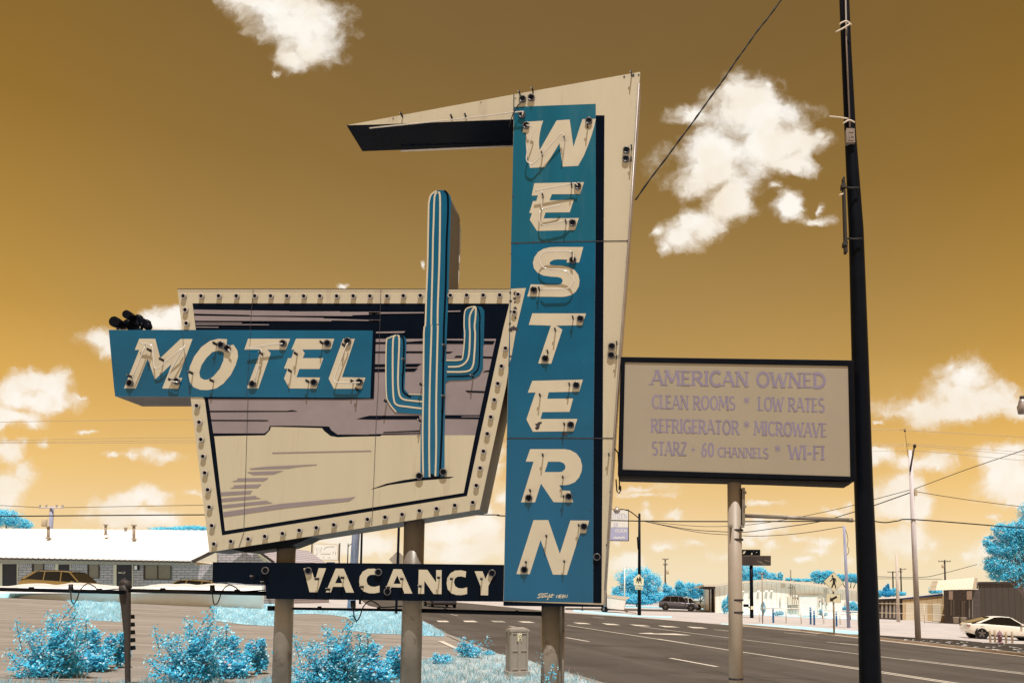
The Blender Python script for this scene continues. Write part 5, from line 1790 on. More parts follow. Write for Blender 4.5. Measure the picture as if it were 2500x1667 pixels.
b.build('vent_pipe', 'galv', shed)

Yst = 112.0
c = P(2250, 1510, Yst)
sto = thing('storage_building', (c.x, Yst + 6, gz(c.x)), 'tan storage building with blue eave trim and cream roller doors', 'building')
b = MB(); b.prism(PP('B8', [(485, 768), (1100, 706), (1100, 1090), (485, 1070)], Yst), (6, 16, 0)); b.build('wall', 'tanclad', sto)
b = MB(); b.prism(PP('B8', [(483, 750), (1058, 686), (1058, 712), (483, 770)], Yst - .15), (0, .2, 0)); b.build('eave_trim', 'bluetrim', sto)
b = MB(); b.prism(PP('B8', [(100, 752), (400, 727), (620, 705), (1058, 683), (1058, 686.5), (483, 751), (100, 764)], Yst - .2), (6, 20, -.6)); b.build('roof', 'whiteroof', sto)
for (x0, x1) in ((530, 645), (722, 838), (912, 1030)):
    b = MB(); b.prism(PP('B8', [(x0, 822), (x1, 820), (x1, 1078), (x0, 1070)], Yst - .05), (0, .08, 0)); b.build('roller_door', 'rolldoor', sto)
b = MB(); b.prism(PP('B8', [(90, 766), (484, 764), (484, 1068), (90, 1045)], Yst + .3), (0, 8, 0)); b.build('dark_bay', 'darkclad2', sto)
b = MB()
for x in (185, 245, 300, 358): b.prism(PP('B8', [(x, 800), (x + 26, 800), (x + 22, 1035), (x - 4, 1033)], Yst + .2), (0, .08, 0))
b.build('pilaster', 'fascia', sto)

Yd = 100.0
c = P(2380, 1520, Yd)
dk = thing('dark_brick_building', (c.x, Yd + 6, gz(c.x)), 'dark brick building with a cream mansard canopy at the right edge', 'building')
b = MB(); b.prism(PP('B8', [(1065, 630), (1580, 630), (1592, 1180), (1080, 1160)], Yd), (7.6, 18, 0)); b.build('front_wall', 'brickd', dk)
b = MB(); b.prism(PP('B8', [(1556, 545), (2080, 535), (2700, 540), (2700, 1250), (1590, 1180)], Yd + .4), (7.6, 18, 0)); b.build('side_wall', 'darkclad2', dk)
b = MB(); b.prism(PP('B8', [(1552, 520), (2050, 516), (2700, 520), (2700, 541), (1552, 546)], Yd + .2), (7.6, 18.4, 0)); b.build('roof_edge', 'brown', dk)
b = MB()
mtop = PP('B8', [(988, 505), (1505, 460)], Yd); mbot = PP('B8', [(955, 640), (1475, 625)], Yd - 1.6)
mt3 = PP('B8', [(1545, 465)], Yd + 2)[0]; mb3 = PP('B8', [(1557, 618)], Yd + 1.0)[0]
b.face([mtop[0], mtop[1], mbot[1], mbot[0]])
b.face([mtop[1], mt3, mb3, mbot[1]])
b.face([mtop[0], mtop[1], mt3, mtop[0] + Vector((0, 2, 0))])
b.face([mbot[0], mbot[1], mb3, mbot[0] + Vector((0, 2.5, 0))])
b.face([mtop[0], mbot[0], mbot[0] + Vector((0, 2.5, 0)), mtop[0] + Vector((0, 2, 0))])
b.build('canopy', 'mansard', dk)
for (x0, x1) in ((1142, 1198), (1396, 1470)):
    b = MB(); b.prism(PP('B8', [(x0, 650), (x1, 650), (x1, 770), (x0, 770)], Yd - .08), (0, .1, 0)); b.build('pilaster', 'pinkcol', dk)
for (x0, x1, y0, y1) in ((1150, 1216, 772, 998), (1405, 1482, 768, 1032), (1313, 1361, 790, 1028)):
    b = MB(); b.prism(PP('B8', [(x0, y0), (x1, y0), (x1, y1), (x0, y1)], Yd - .05), (0, .08, 0)); w_ = b.build('window', 'windowdark', dk)
    b = MB()
    for xx in (x0 + (x1 - x0) * .3, x1 - 6):
        b.prism(PP('B8', [(xx, y0), (xx + 6, y0), (xx + 6, y1), (xx, y1)], Yd - .12), (0, .08, 0))
    b.build('window_frame', 'fascia', w_)
for lab, x0, x1, y0, y1 in (('squat round grey planter, left of a pair before the dark brick building', 1205, 1285, 1020, 1105), ('squat round grey planter, right of a pair before the dark brick building', 1310, 1387, 1025, 1118)):
    q = P(*Z('B8', [((x0 + x1) / 2, y1)])[0], Yd - 3)
    r = (x1 - x0) / 2 * .17218 * (Yd - 3) / F
    h = (y1 - y0) * .17218 * (Yd - 3) / F
    t = thing('planter', q, lab, 'planter', 'planters by the dark brick building')
    b = MB(); b.lathe(q, [(r * .8, 0), (r, h * .85), (r * 1.08, h * .86), (r * 1.08, h), (r * .9, h), (r * .85, h * .8)], 'z', 16); b.build('pot', 'fascia', t)


def pipe_fence(name, label, rails, posts, Y, m, r=.05):
    c = P(*rails[0][0], Y)
    t = thing(name, (c.x, Y, gz(c.x)), label, 'fence')
    for rl_ in rails:
        b = MB(); b.tube([P(x, y, Y) for x, y in rl_], r, 6); b.build('rail', m, t)
    for x, y in posts:
        b = MB(); q = P(x, y, Y); b.tube([(q.x, Y, gz(q.x)), tuple(q)], r * 1.2, 6); b.build('post', m, t)
    return t
pipe_fence('pipe_fence', 'thin cream pipe fence in front of the tan storage building', [Z('B8', [(130, 826), (640, 836), (1062, 850)]), Z('B8', [(130, 957), (640, 970), (1075, 990)])], Z('B8', [(140, 822), (790, 840)]), 92, 'trim', .035)
pipe_fence('pipe_gate', 'white pipe gate with a tall post standing before the cream shed door', [Z('B7', [(510, 1062), (960, 1068), (1215, 1075)]), Z('B7', [(930, 1335), (1380, 1350), (1700, 1360)])], Z('B7', [(512, 1060), (960, 1000), (1215, 1072)]), 66, 'white', .05)
pipe_fence('pipe_gate', 'white pipe gate right of the pedestrian crossing sign by the shed', [Z('B7', [(1590, 1103), (1900, 1110), (2180, 1120)]), Z('B7', [(1870, 1165), (2180, 1170)])], Z('B7', [(1592, 1102), (1872, 1108), (2178, 1118)]), 70, 'white', .06)

# ================================================================ signs and street furniture
def pole_to_ground(b, x, y_top, Y, r0, r1, seg=12, x_bot=None):
    """vertical pole from the ground to photo height y_top at (x, y_top)"""
    q = P(x, y_top, Y)
    xb = q.x if x_bot is None else x_bot
    b.tube([(xb, Y, gz(xb) - .05), ((xb + q.x) / 2, Y, (gz(xb) + q.z) / 2), (q.x, Y, q.z)], [r0, (r0 + r1) / 2, r1], seg)
    return q


# street lamp with the school crossing signs
p = G(1558.5, 1501)
t = thing('street_lamp', p, 'slim black street lamp carrying a school crossing sign and plate', 'street lamp')
Yl = p.y
b = MB(); pole_to_ground(b, 1561, 1253, Yl, .17, .10); b.tube([P(1558, 1310, Yl), P(1560, 1340, Yl)], .13, 10)
b.build('pole', 'black', t)
b = MB(); b.tube(smooth_path(PP('Z3', [(1207, 216), (1170, 185), (1130, 158), (1085, 146), (1040, 143)], Yl), 3), .05, 6); b.build('arm', 'black', t)
b = MB(); q = P(1506, 1243, Yl); b.lathe(q, [(.10, .25), (.13, .1), (.35, 0), (.28, -.25), (.12, -.38)], 'z', 12); b.build('lamp_head', 'galv', t)
b = MB(); b.prism(PP('Z3', [(1207, 674), (1250, 716), (1246, 768), (1167, 765), (1163, 712)], Yl - .25), (0, .03, 0)); sg = b.build('school_sign', 'signface', t)
def figure(b, zone, Y, s, ox, oy, parts):
    for kind, pts in parts:
        if kind == 'o':
            (cx, cy, r) = pts
            b.poly([P(*Z(zone, [(ox + (cx + r * math.cos(a)) * s, oy + (cy + r * math.sin(a)) * s)])[0], Y) for a in np.linspace(0, 2 * math.pi, 13)[:-1]])
        else:
            b.poly([P(*Z(zone, [(ox + x * s, oy + y * s)])[0], Y - .001 * len(b.f) * .1) for x, y in pts])
b = MB()
KID = [('o', (0, 0, 8)), ('p', [(-8, 9), (8, 9), (10, 38), (-10, 38)]), ('p', [(-8, 36), (-2, 38), (-14, 78), (-20, 76)]), ('p', [(2, 38), (9, 36), (20, 76), (13, 78)]), ('p', [(8, 10), (12, 12), (20, 34), (15, 36)]), ('p', [(-8, 10), (-12, 13), (-18, 34), (-13, 36)]), ('p', [(-12, 34), (12, 34), (14, 46), (-14, 46)])]
figure(b, 'Z3', Yl - .27, .55, 1197, 704, KID); figure(b, 'Z3', Yl - .27, .68, 1217, 698, KID)
b.build('pictogram', 'black2', sg)
b = MB(); b.prism(PP('Z3', [(1178, 771), (1241, 775), (1240, 802), (1177, 800)], Yl - .25), (0, .03, 0)); pl = b.build('plate', 'signface', t)
b = MB(); lettering(b, 'AHEAD', PP('Z3', [(1183, 778), (1236, 780), (1235, 796), (1182, 795)], Yl - .27), .14, .12, serif=False); b.build('lettering', 'fascia', pl)

# pedestrian crossing sign
p = G(2033.5, 1550)
t = thing('crossing_sign', p, 'pale diamond pedestrian crossing sign above an arrow plate on a brown post', 'road sign')
Yc = p.y
b = MB(); pole_to_ground(b, 2034.5, 1440, Yc, .055, .05); b.build('post', 'fascia', t)
def framed(zone, pts, Y, name, parent, shrink=.93):
    c = Vector((sum(x for x, y in pts) / len(pts), sum(y for x, y in pts) / len(pts), 0))
    b = MB(); b.prism(PP(zone, pts, Y), (0, .03, 0)); o = b.build(name, 'black2', parent)
    inn = [(c.x + (x - c.x) * shrink, c.y + (y - c.y) * shrink) for x, y in pts]
    b = MB(); b.poly(PP(zone, inn, Y - .006)); f = b.build('sign_face', 'signface', o)
    return o
dm = framed('B7', [(1768, 450), (1937, 632), (1770, 797), (1595, 612)], Yc - .08, 'diamond_plate', t, .965)
b = MB()
b.poly(PP('B7', [(1746 + 15 * math.cos(a), 522 + 16 * math.sin(a)) for a in np.linspace(0, 6.283, 14)[:-1]], Yc - .095))
for k, q in enumerate(([(1735, 552), (1765, 546), (1788, 560), (1792, 640), (1750, 640), (1752, 580)], [(1752, 560), (1738, 596), (1705, 612), (1700, 602), (1728, 586), (1736, 553)], [(1770, 548), (1805, 570), (1812, 620), (1800, 620), (1795, 580), (1772, 572)],
                       [(1752, 636), (1782, 640), (1742, 720), (1722, 716)], [(1764, 640), (1792, 636), (1812, 722), (1796, 728), (1782, 670)])):
    b.poly(PP('B7', q, Yc - .095 - .0008 * k))
b.build('pictogram', 'black2', dm)
ap = framed('B7', [(1639, 815), (1889, 831), (1886, 979), (1636, 960)], Yc - .08, 'arrow_plate', t, .965)
b = MB(); b.poly(PP('B7', [(1700, 938), (1712, 876), (1730, 896), (1812, 852), (1828, 884), (1752, 926), (1768, 950)], Yc - .095)); b.build('arrow', 'black2', ap)

# black double sign on a post
p = G(1835, 1508)
t = thing('black_sign', p, 'weathered black double box sign on a black post with peeling paint', 'sign')
Yb = p.y
b = MB(); pole_to_ground(b, 1834, 1379, Yb, .19, .17); b.build('post', 'black', t)
b = MB(); b.prism(PP('B7', [(120, 178), (706, 178), (706, 343), (120, 343)], Yb - .3), (0, .6, 0)); s1 = b.build('lower_box', 'brown', t)
b = MB(); b.prism(PP('B7', [(150, 76), (527, 76), (527, 176), (150, 176)], Yb - .25), (0, .5, 0)); s2 = b.build('upper_box', 'black', t)
b = MB()
random.seed(9)
for (x, y, r) in ((255, 120, 26), (240, 140, 15), (270, 105, 14), (385, 145, 16), (378, 158, 10), (460, 122, 9), (470, 118, 6), (410, 105, 4)):
    b.poly(PP('B7', [(x + r * random.uniform(.4, 1.1) * math.cos(a), y + r * random.uniform(.4, 1.1) * math.sin(a)) for a in np.linspace(0, 6.283, 10)[:-1]], Yb - .256 - random.random() * .004))
b.build('peeled_patch', 'trim', s2)
b = MB()
for l in ([(480, 270), (620, 335)], [(600, 255), (690, 275)], [(240, 180), (690, 180)], [(520, 275), (560, 300)]):
    ribbon(b, PP('B7', l, Yb - .305), .03)
b.build('scratch', 'fascia', s1)
b = MB(); b.prism(PP('B7', [(248, 996), (331, 998), (331, 1044), (248, 1042)], Yb - .2), (0, .3, 0)); b.build('side_box', 'black', t)
b = MB(); b.tube(PP('B7', [(315, 1035), (375, 1070)], Yb - .1), .05, 6); b.build('bracket_arm', 'black', t)
b = MB(); b.prism(PP('B7', [(366, 1030), (414, 1030), (414, 1086), (366, 1086)], Yb - .28), (0, .1, 0)); b.build('notice_plate', 'signface', t)

# street name sign
p = G(1861, 1520.8)
t = thing('street_name_sign', p, 'small dark street name sign on a thin pole before the cream shed', 'road sign')
b = MB(); pole_to_ground(b, 1860.5, 1400, p.y, .05, .045, 8); b.build('pole', 'fascia', t)
b = MB(); b.prism(PP('B7', [(498, 458), (608, 462), (608, 488), (498, 484)], p.y - .07), (0, .03, 0)); nb = b.build('name_blade', 'bluetrim', t)
b = MB()
for x in (512, 540, 552, 566, 594): b.poly(PP('B7', [(x - 5, 466), (x + 5, 466), (x + 5, 480), (x - 5, 480)], p.y - .08))
b.build('worn_lettering', 'signface', nb)

# blue bollards
bl_labels = ['blue bollard furthest left, below the small street name sign', 'taller blue bollard of a close pair before the white shed door', 'shorter blue bollard of a close pair before the white shed door', 'blue bollard just right of the pedestrian crossing post']
for lab, (x, yt, yb) in zip(bl_labels, ((1888, 1484.5, 1520), (1979.3, 1482, 1523.5), (1988, 1490.5, 1525), (2042.4, 1493.5, 1528))):
    p = G(x, yb)
    h = (yb - yt) / F * p.y
    r = 2.35 / F * p.y
    t = thing('bollard', p, lab, 'bollard', 'blue bollards across the road')
    b = MB(); b.lathe(p, [(r, -.05), (r, h * .93), (r * .8, h * .985), (r * .3, h)], 'z', 14); b.build('sleeve', 'bollard', t)
    b = MB()
    for f in (.76, .90): b.lathe(p + Vector((0, 0, h * f)), [(r * 1.02, -.03), (r * 1.03, -.029), (r * 1.03, .029), (r * 1.02, .03)], 'z', 14)
    b.build('reflective_band', 'white', t)

# fire hydrant with guard posts
p = G(2441.5, 1569.5)
t = thing('fire_hydrant', p, 'faded purple fire hydrant between cream guard posts', 'hydrant')
b = MB()
b.lathe(p, [(.17, 0), (.17, .05), (.115, .06), (.115, .42), (.15, .43), (.15, .48), (.12, .50), (.11, .58), (.06, .64), (.03, .65), (.03, .70)], 'z', 16); b.build('barrel', 'hydrant', t)
for dx, ax in ((-1, 'x'), (1, 'x'), (0, 'y')):
    b = MB()
    if ax == 'x': b.lathe(p + Vector((dx * .11, 0, .40)), [(.055, 0), (.055, dx * .08), (.03, dx * .10)], 'x', 10)
    else: b.lathe(p + Vector((0, -.11, .36)), [(.075, 0), (.075, -.07), (.03, -.10)], 'y', 10)
    b.build('nozzle_cap', 'hydrant', t)
for k, (x0, y0, x1, y1) in enumerate(((1718, 1210, 1730, 1384), (1793, 1205, 1797, 1382), (1950, 1225, 1955, 1390), (2033, 1222, 2042, 1392))):
    q = G(*Z('B8', [(x1, y1)])[0])
    h = (y1 - y0) * .17218 / F * q.y
    t = thing('guard_post', q, ['cream guard post left of the hydrant, outermost', 'cream guard post left of the hydrant, nearest it', 'cream guard post right of the hydrant, nearest it', 'cream guard post right of the hydrant, outermost'][k], 'post', 'guard posts round the hydrant')
    b = MB(); r = 2.6 / F * q.y; b.lathe(q, [(r, -.05), (r, h - .03), (r * .6, h)], 'z', 12); b.build('post', 'postcream', t)

b = MB()
random.seed(21)
for q in range(46):
    px = random.uniform(2150, 2495)
    f = (px - 2150) / 350
    c = G(px, random.uniform(1559 + 14 * f, 1561.5 + 36 * f)) + Vector((0, 0, .03))
    w = random.uniform(.05, .22)
    b.face([c + Vector((-w, -.06, 0)), c + Vector((w * .6, -.09, .01)), c + Vector((w, .05, 0)), c + Vector((-w * .5, .08, .01))])
tag(b.build('litter', 'white'), kind='stuff')

# green-grey utility cabinet on the lawn
pd = G(1262, 1650)
ped = thing('utility_pedestal', pd, 'beige plastic utility pedestal with ribbed doors standing in the grass', 'utility box')
ped.rotation_euler = (0, 0, R(24))
Hh = 118 / F * pd.y * 1.0
b = MB(); b.box((0, 0, Hh * .5 + .03), (.36, .34, Hh * .86)); body = b.build('body', 'cabinet', ped, local=True, bevel=.008)
b = MB(); b.box((0, 0, Hh * .05), (.43, .41, Hh * .13)); b.build('base', 'cabinet', ped, local=True, bevel=.01)
b = MB(); b.box((0, 0, Hh * .93), (.40, .38, .045)); b.box((0, 0, Hh * .955), (.36, .34, .02))
zt, zl = Hh * 1.0, Hh * .962
b.face([(-.18, -.17, zl), (.18, -.17, zl), (.12, 0, zt), (-.12, 0, zt)]); b.face([(-.18, .17, zl), (.18, .17, zl), (.12, 0, zt), (-.12, 0, zt)]); b.face([(-.18, -.17, zl), (-.18, .17, zl), (-.12, 0, zt)]); b.face([(.18, -.17, zl), (.18, .17, zl), (.12, 0, zt)])
b.build('lid', 'cabinet', ped, local=True, bevel=.006)
b = MB()
for x in (-.155, 0, .155): b.box((x, -.178, Hh * .5), (.035 if x else .06, .02, Hh * .80))
for z in (.16, .53, .88): b.box((0, -.176, Hh * z), (.34, .016, .03))
for y in (-.15, .15): b.box((-.186, y, Hh * .5), (.015, .03, Hh * .8))
b.build('rib', 'cabinet', body, local=True, bevel=.004)
b = MB(); b.box((-.01, -.190, Hh * .80), (.10, .004, .15)); st = b.build('sticker', 'signface', body, local=True)
b = MB()
for i in range(6): b.box((-.045, -.193, Hh * .80 - .06 + i * .023), (.018, .003, .010))
for a in np.linspace(0, 6.283, 13)[:-1]: b.box((.008 + .024 * math.cos(a), -.193, Hh * .82 + .024 * math.sin(a)), (.010, .003, .010))
for i in range(3): b.box((.01, -.193, Hh * .80 - .06 + i * .016), (.05, .003, .007))
b.build('print_mark', 'black2', st, local=True)

# rusty broken pole and hanging rails at the left
sp0 = P(306, 1500, 12.0)
t = thing('broken_post', (sp0.x, 12, gz(sp0.x)), 'dark bent steel post with a rounded cap between the two hanging rails', 'post')
b = MB()
b.tube([Vector((P(312, 1700, 12).x, 12, gz(sp0.x) - .1)), P(312, 1667, 12), P(311, 1560, 12), P(308, 1490, 12), P(305, 1445, 12), P(303, 1428, 12)], [.034, .036, .042, .062, .078, .070], 16); b.build('shaft', 'brown', t)
b = MB(); b.tube([P(294, 1424, 12), P(300, 1421, 12), P(308, 1424, 12), P(315, 1436, 12)], [.03, .055, .06, .045], 12); b.build('cap', 'brown', t)
b = MB()
for k in range(5):
    y = 1500 + k * 19
    b.prism([P(313, y, 12.1), P(318 + k * .6, y, 12.1), P(319 + k * .6, y + 10, 12.1), P(313, y + 10, 12.1)], (0, .1, 0))
b.build('step_bracket', 'black', t)
for k, (x0, y0, x1, y1, dx, lab) in enumerate(((-90, 1436, 306, 1445, 178, 'thin dark rail with a dangling lamp running out of the left edge'), (318, 1441, 652, 1448, 523, 'thin dark rail with a dangling lamp between broken post and vacancy board'))):
    Yr_ = 11.9 if k == 0 else 11.4
    a, c = P(x0, y0, Yr_), P(x1, y1, Yr_ if k == 0 else 10.6)
    if k: a = P(x0, y0, 11.95)
    t = thing('hanging_rail', a, lab, 'rail', 'hanging rails at the left')
    b = MB(); b.tube([a, c], .030, 10)
    for f in ((.42, .84) if k == 0 else (.26, .8)):
        q = a.lerp(c, f); b.box((q.x, q.y, q.z + .02), (.05, .05, .055))
    b.build('bar', 'black', t)
    f = (dx - x0) / (x1 - x0)
    q = a.lerp(c, f)
    lamp_and_cable(t, dx, y0 + (y1 - y0) * f, q.y, 0)

# ================================================================ utility poles, lamps and far signs
def util_pole(label, x, y_top, Y, r0, r1, m='polepale', arms=(), box=None, x_bot_px=None, group='utility poles', name='utility_pole'):
    q = P(x, y_top, Y)
    xb = None if x_bot_px is None else P(x_bot_px, 1500, Y).x
    base = Vector((q.x if xb is None else xb, Y, gz(q.x if xb is None else xb)))
    t = thing(name, base, label, 'utility pole', group)
    b = MB(); pole_to_ground(b, x, y_top, Y, r0, r1, 12, xb); b.build('shaft', m, t)
    k = Y / F
    for (y, x0, x1) in arms:
        b = MB(); b.tube([P(x0, y, Y - r1 - .05), P(x1, y, Y - r1 - .05)], .07, 6)
        ca = b.build('crossarm', m if m != 'polelilac' else 'polewood', t)
        b = MB()
        for f in (0.04, .3, .72, .96):
            p_ = P(x0 + (x1 - x0) * f, y, Y - r1 - .05)
            b.lathe(p_, [(.05, .05), (.09, .12), (.06, .2), (.09, .26), (.03, .32)], 'z', 8)
        b.build('insulator', 'ring', ca)
    if box:
        (bx, by0, by1, w) = box
        p_ = P(bx, by1, Y - .3)
        h = (by1 - by0) * k
        b = MB(); b.lathe(p_, [(w * k * .9, 0), (w * k, .06), (w * k, h - .06), (w * k * .8, h)], 'z', 14); b.build('transformer', 'postcream', t)
    return t


p = G(2240, 1560.5)
up_ = util_pole('tall weathered utility pole with a bracket top right of the black mast', 2222, 1099, p.y, .165, .11, 'polewood', x_bot_px=2240)
Yu = p.y
b = MB()
b.tube([P(2222, 1150, Yu - .15), P(2226, 1125, Yu - .2), P(2232, 1092, Yu - .2)], .05, 6); b.tube([P(2217, 1115, Yu), P(2209, 1050, Yu)], .012, 6)
q = P(2233, 1088, Yu - .2); b.lathe(q, [(.08, -.1), (.10, 0), (.05, .1)], 'z', 8); q = P(2209, 1050, Yu); b.lathe(q, [(.06, -.08), (.06, .06)], 'z', 8)
b.build('top_bracket', 'brown', up_)
b = MB(); q = P(2235.5, 1202, Yu - .1); b.box(tuple(q), (.14, .12, .36)); b.build('meter_can', 'postcream', up_)
util_pole('thin leaning lilac pole with a dangling loop of cable left of the black mast', 2060.6, 1284, G(2071, 1532).y, .14, .10, 'polelilac', x_bot_px=2071.5)
b = MB(); Yq = G(2071, 1532).y
b.tube(smooth_path(PP('Z4', [(1052, 305), (1068, 350), (1075, 400), (1068, 440), (1082, 470), (1078, 500), (1065, 520)], Yq), 3), .02, 5)
tag(b.build('dangling_cable', 'wire'), 'thin cable dangling in loops from the leaning lilac pole', 'cable')
util_pole('pole with two short crossarms and transformers above the round cyan tree', 1624, 1364, 170, .20, .13, 'brown', arms=((1365, 1617, 1632), (1378, 1619, 1630)), box=(1630, 1391, 1401, 3.2))
util_pole('tilted pole behind the shed seen above its roof line', 1930, 1391, 128, .12, .09, 'brown')
util_pole('pale round pole with a hooked top rising in front of the dark storage bay', 2188.5, 1351, 96, .24, .12, 'polepale', x_bot_px=2193)
util_pole('distant dark pole with a wide crossarm left of the pale round pole', 2179.5, 1394, 190, .22, .16, 'brown', arms=((1396, 2167, 2187),))
util_pole('distant dark pole with a short crossarm right of the pale round pole', 2199, 1386, 200, .24, .16, 'brown', arms=((1389, 2196, 2212), (1395, 2194, 2203)))
util_pole('distant pole with transformer rising behind the cream mansard canopy', 2306, 1366, 150, .20, .15, 'brown', arms=((1370, 2291, 2321),), box=(2302, 1378, 1386, 3))
util_pole('pale pole with crossarm and transformers behind the white motel roof', 127, 1236, 75, .20, .17, 'polelilac', arms=((1239, 95, 155),), box=(108, 1266, 1285, 6))
util_pole('thin far pole topped by a small dark lamp inside the round cyan tree', 1525, 1386, 118, .13, .08, 'white')
util_pole('lilac wooden pole rising behind the painted panel and vacancy board', 888, 1000, G(857, 1493).y, .24, .19, 'polelilac', x_bot_px=857)
util_pole('slim black pole between lilac pole and the middle sign post', 886, 1200, G(878, 1474).y, .09, .08, 'black', x_bot_px=878, name='lamp_pole')
p = G(967, 1500)
t = thing('diamond_sign', p, 'bare grey back of a diamond road sign on a thick black post', 'road sign')
b = MB(); pole_to_ground(b, 976, 1215, p.y, .075, .07, 10, P(967, 1500, p.y).x); b.build('post', 'black', t)
b = MB(); b.prism([P(971, 1344, p.y + .1), P(994, 1366, p.y + .1), P(971, 1388, p.y + .1), P(949.5, 1365, p.y + .1)], (0, .03, 0)); b.build('sign_plate', 'signgrey', t)
Y_ = 120
t = thing('street_lamp', (P(849, 1400, Y_).x, Y_, gz(P(849, 1400, Y_).x)), 'distant thin street lamp with a curved arm left of the lilac pole', 'street lamp')
b = MB(); pole_to_ground(b, 850, 1326, Y_, .10, .07, 8); b.build('pole', 'black', t)
b = MB(); b.tube(smooth_path(PP('C8', [(862, 235), (890, 205), (925, 188), (985, 172)], Y_), 3), .05, 6); b.build('arm', 'black', t)
b = MB(); q = P(869, 1324, Y_); b.box(tuple(q), (.9, .3, .14)); b.build('lamp_head', 'black', t)
Y_ = 90
c = P(796, 1400, Y_)
t = thing('framed_sign', (c.x, Y_, gz(c.x)), 'cream framed sign with faint script between two posts under the painted panel', 'sign')
for x in (762, 829.5):
    b = MB(); pole_to_ground(b, x, 1325, Y_, .08, .08, 8); b.build('post', 'brown', t)
b = MB(); b.prism(PP('C8', [(250, 185), (690, 200), (680, 485), (238, 472)], Y_ - .1), (0, .15, 0)); fr = b.build('frame', 'trim', t)
b = MB(); b.poly(PP('C8', [(268, 200), (672, 214), (662, 470), (256, 460)], Y_ - .107)); fc = b.build('sign_face', 'white', fr)
b = MB()
for l in ([(300, 260), (320, 350), (345, 270), (365, 350), (395, 250)], [(430, 295), (470, 255), (540, 240), (620, 245)], [(380, 375), (420, 360), (450, 375), (490, 365), (530, 375), (545, 360)], [(290, 400), (320, 350)], [(310, 440), (320, 415)], [(415, 420), (440, 420)], [(520, 440), (530, 420)], [(590, 370), (600, 330)], [(640, 380), (630, 330)]):
    ribbon(b, [p_ + Vector((0, -.01, 0)) for p_ in PP('C8', l, Y_ - .107)], .05)
b.build('faint_script', 'fascia', fc)
b = MB(); pb(b, 797, 1371.5, 816, 1380, Y_ - .3, .2); b.build('small_blue_plate', 'bluetrim', t)
Y_ = 76
c = P(1478, 1400, Y_)
t = thing('banner_sign', (c.x, Y_, gz(c.x)), 'white and lilac banner sign in a thin black frame showing beside the pylon edge', 'sign')
b = MB(); pole_to_ground(b, 1480, 1240, Y_, .10, .10, 8); b.build('post', 'black', t)
b = MB(); b.prism(PP('Z3', [(905, 140), (1125, 145), (1126, 403), (905, 400)], Y_), (0, .25, 0)); fr = b.build('frame', 'black', t)
b = MB(); b.poly(PP('Z3', [(912, 146), (1120, 150), (1120, 292), (912, 290)], Y_ - .006)); b.build('upper_face', 'white', fr)
b = MB(); b.poly(PP('Z3', [(912, 291), (1120, 293), (1120, 398), (912, 395)], Y_ - .006)); b.build('lower_face', 'bannerlilac', fr)
b = MB(); lettering(b, 'CITIZEN', PP('Z3', [(965, 176), (1112, 178), (1112, 222), (965, 220)], Y_ - .012), .16, .13, serif=False); lettering(b, 'ER', PP('Z3', [(1000, 250), (1040, 251), (1040, 288), (1000, 287)], Y_ - .012), .16, .13, serif=False)
b.build('lilac_lettering', 'bannertext', fr)
b = MB(); lettering(b, 'LEGION', PP('Z3', [(1010, 303), (1112, 305), (1112, 333), (1010, 331)], Y_ - .012), .17, .14, serif=False); lettering(b, '36', PP('Z3', [(985, 340), (1035, 341), (1035, 363), (985, 362)], Y_ - .012), .15, .13, serif=False) if '3' in FONT else None
for l in ([(1000, 378), (1015, 372), (1030, 380), (1045, 372), (1060, 379), (1075, 372), (1095, 377)],): ribbon(b, PP('Z3', l, Y_ - .012), .12)
b.build('white_lettering', 'white', fr)
# security lamp poking in at the right edge
q = P(2496, 992, 30)
t = thing('security_lamp', (q.x + .6, 30, gz(q.x)), 'hooded grey security lamp reaching in at the right edge', 'lamp')
b = MB(); b.lathe(q, [(.10, .28), (.14, .16), (.15, .10), (.20, -.02), (.165, -.28), (.05, -.29)], 'z', 14); b.build('lamp_hood', 'galv', t)
b = MB(); b.lathe(q, [(.09, .40), (.09, .27)], 'z', 10); b.tube([q + Vector((0, 0, .34)), q + Vector((.6, 0, .34))], .04, 6); b.build('lamp_arm', 'brown', t)
b = MB(); b.tube([(q.x + .6, 30, gz(q.x)), (q.x + .6, 30, q.z + .6)], .12, 8); b.build('pole', 'polewood', t)


def wire(label, pts, Y0, Y1, r, m='wire', k=5, group='overhead wires'):
    n = len(pts)
    sm = smooth_path([Vector((x, y, 0)) for x, y in pts], k) if n > 2 else [Vector((x, y, 0)) for x, y in pts]
    xs, xe = sm[0].x, sm[-1].x
    b = MB()
    b.tube([P(p_.x, p_.y, Y0 + (Y1 - Y0) * (p_.x - xs) / (xe - xs)) for p_ in sm], r, 5)
    return tag(b.build('overhead_wire', m), label, 'wire', group)


wire('black cable running level across the picture behind the sign just above the roofs', [(-60, 1260.5), (520, 1256), (1159, 1256), (1231, 1259), (1495, 1270), (1780, 1272.5), (2088, 1271), (2120, 1270), (2160, 1275), (2191, 1271), (2238, 1268), (2500, 1289), (2600, 1297)], 44, 44, .034)
wire('topmost pale bare wire crossing the whole picture', [(-60, 1030.5), (0, 1030), (520, 1024), (1200, 1030), (2120, 1048), (2209, 1050), (2500, 1067), (2600, 1073)], 44, 44, .014, 'wirepale')
for k, (a, bq, lab) in enumerate(((1076, 1084, 'upper one of three close pale wires at pylon height'), (1080, 1088.5, 'middle one of three close pale wires at pylon height'), (1082, 1100, 'lowest one of three close pale wires at pylon height'))):
    wire(lab, [(-60, a), (480, a - 8 + k * 3), (1190, a - 6), (2124, bq), (2235, bq), (2500, bq + 20 + k * 2), (2600, bq + 28)], 44.2, 44.2, .012, 'wirepale')
wire('thin brown wire passing the pole behind the motel roof', [(-60, 1230), (95, 1238), (155, 1238.5), (520, 1232)], 75, 75, .025)
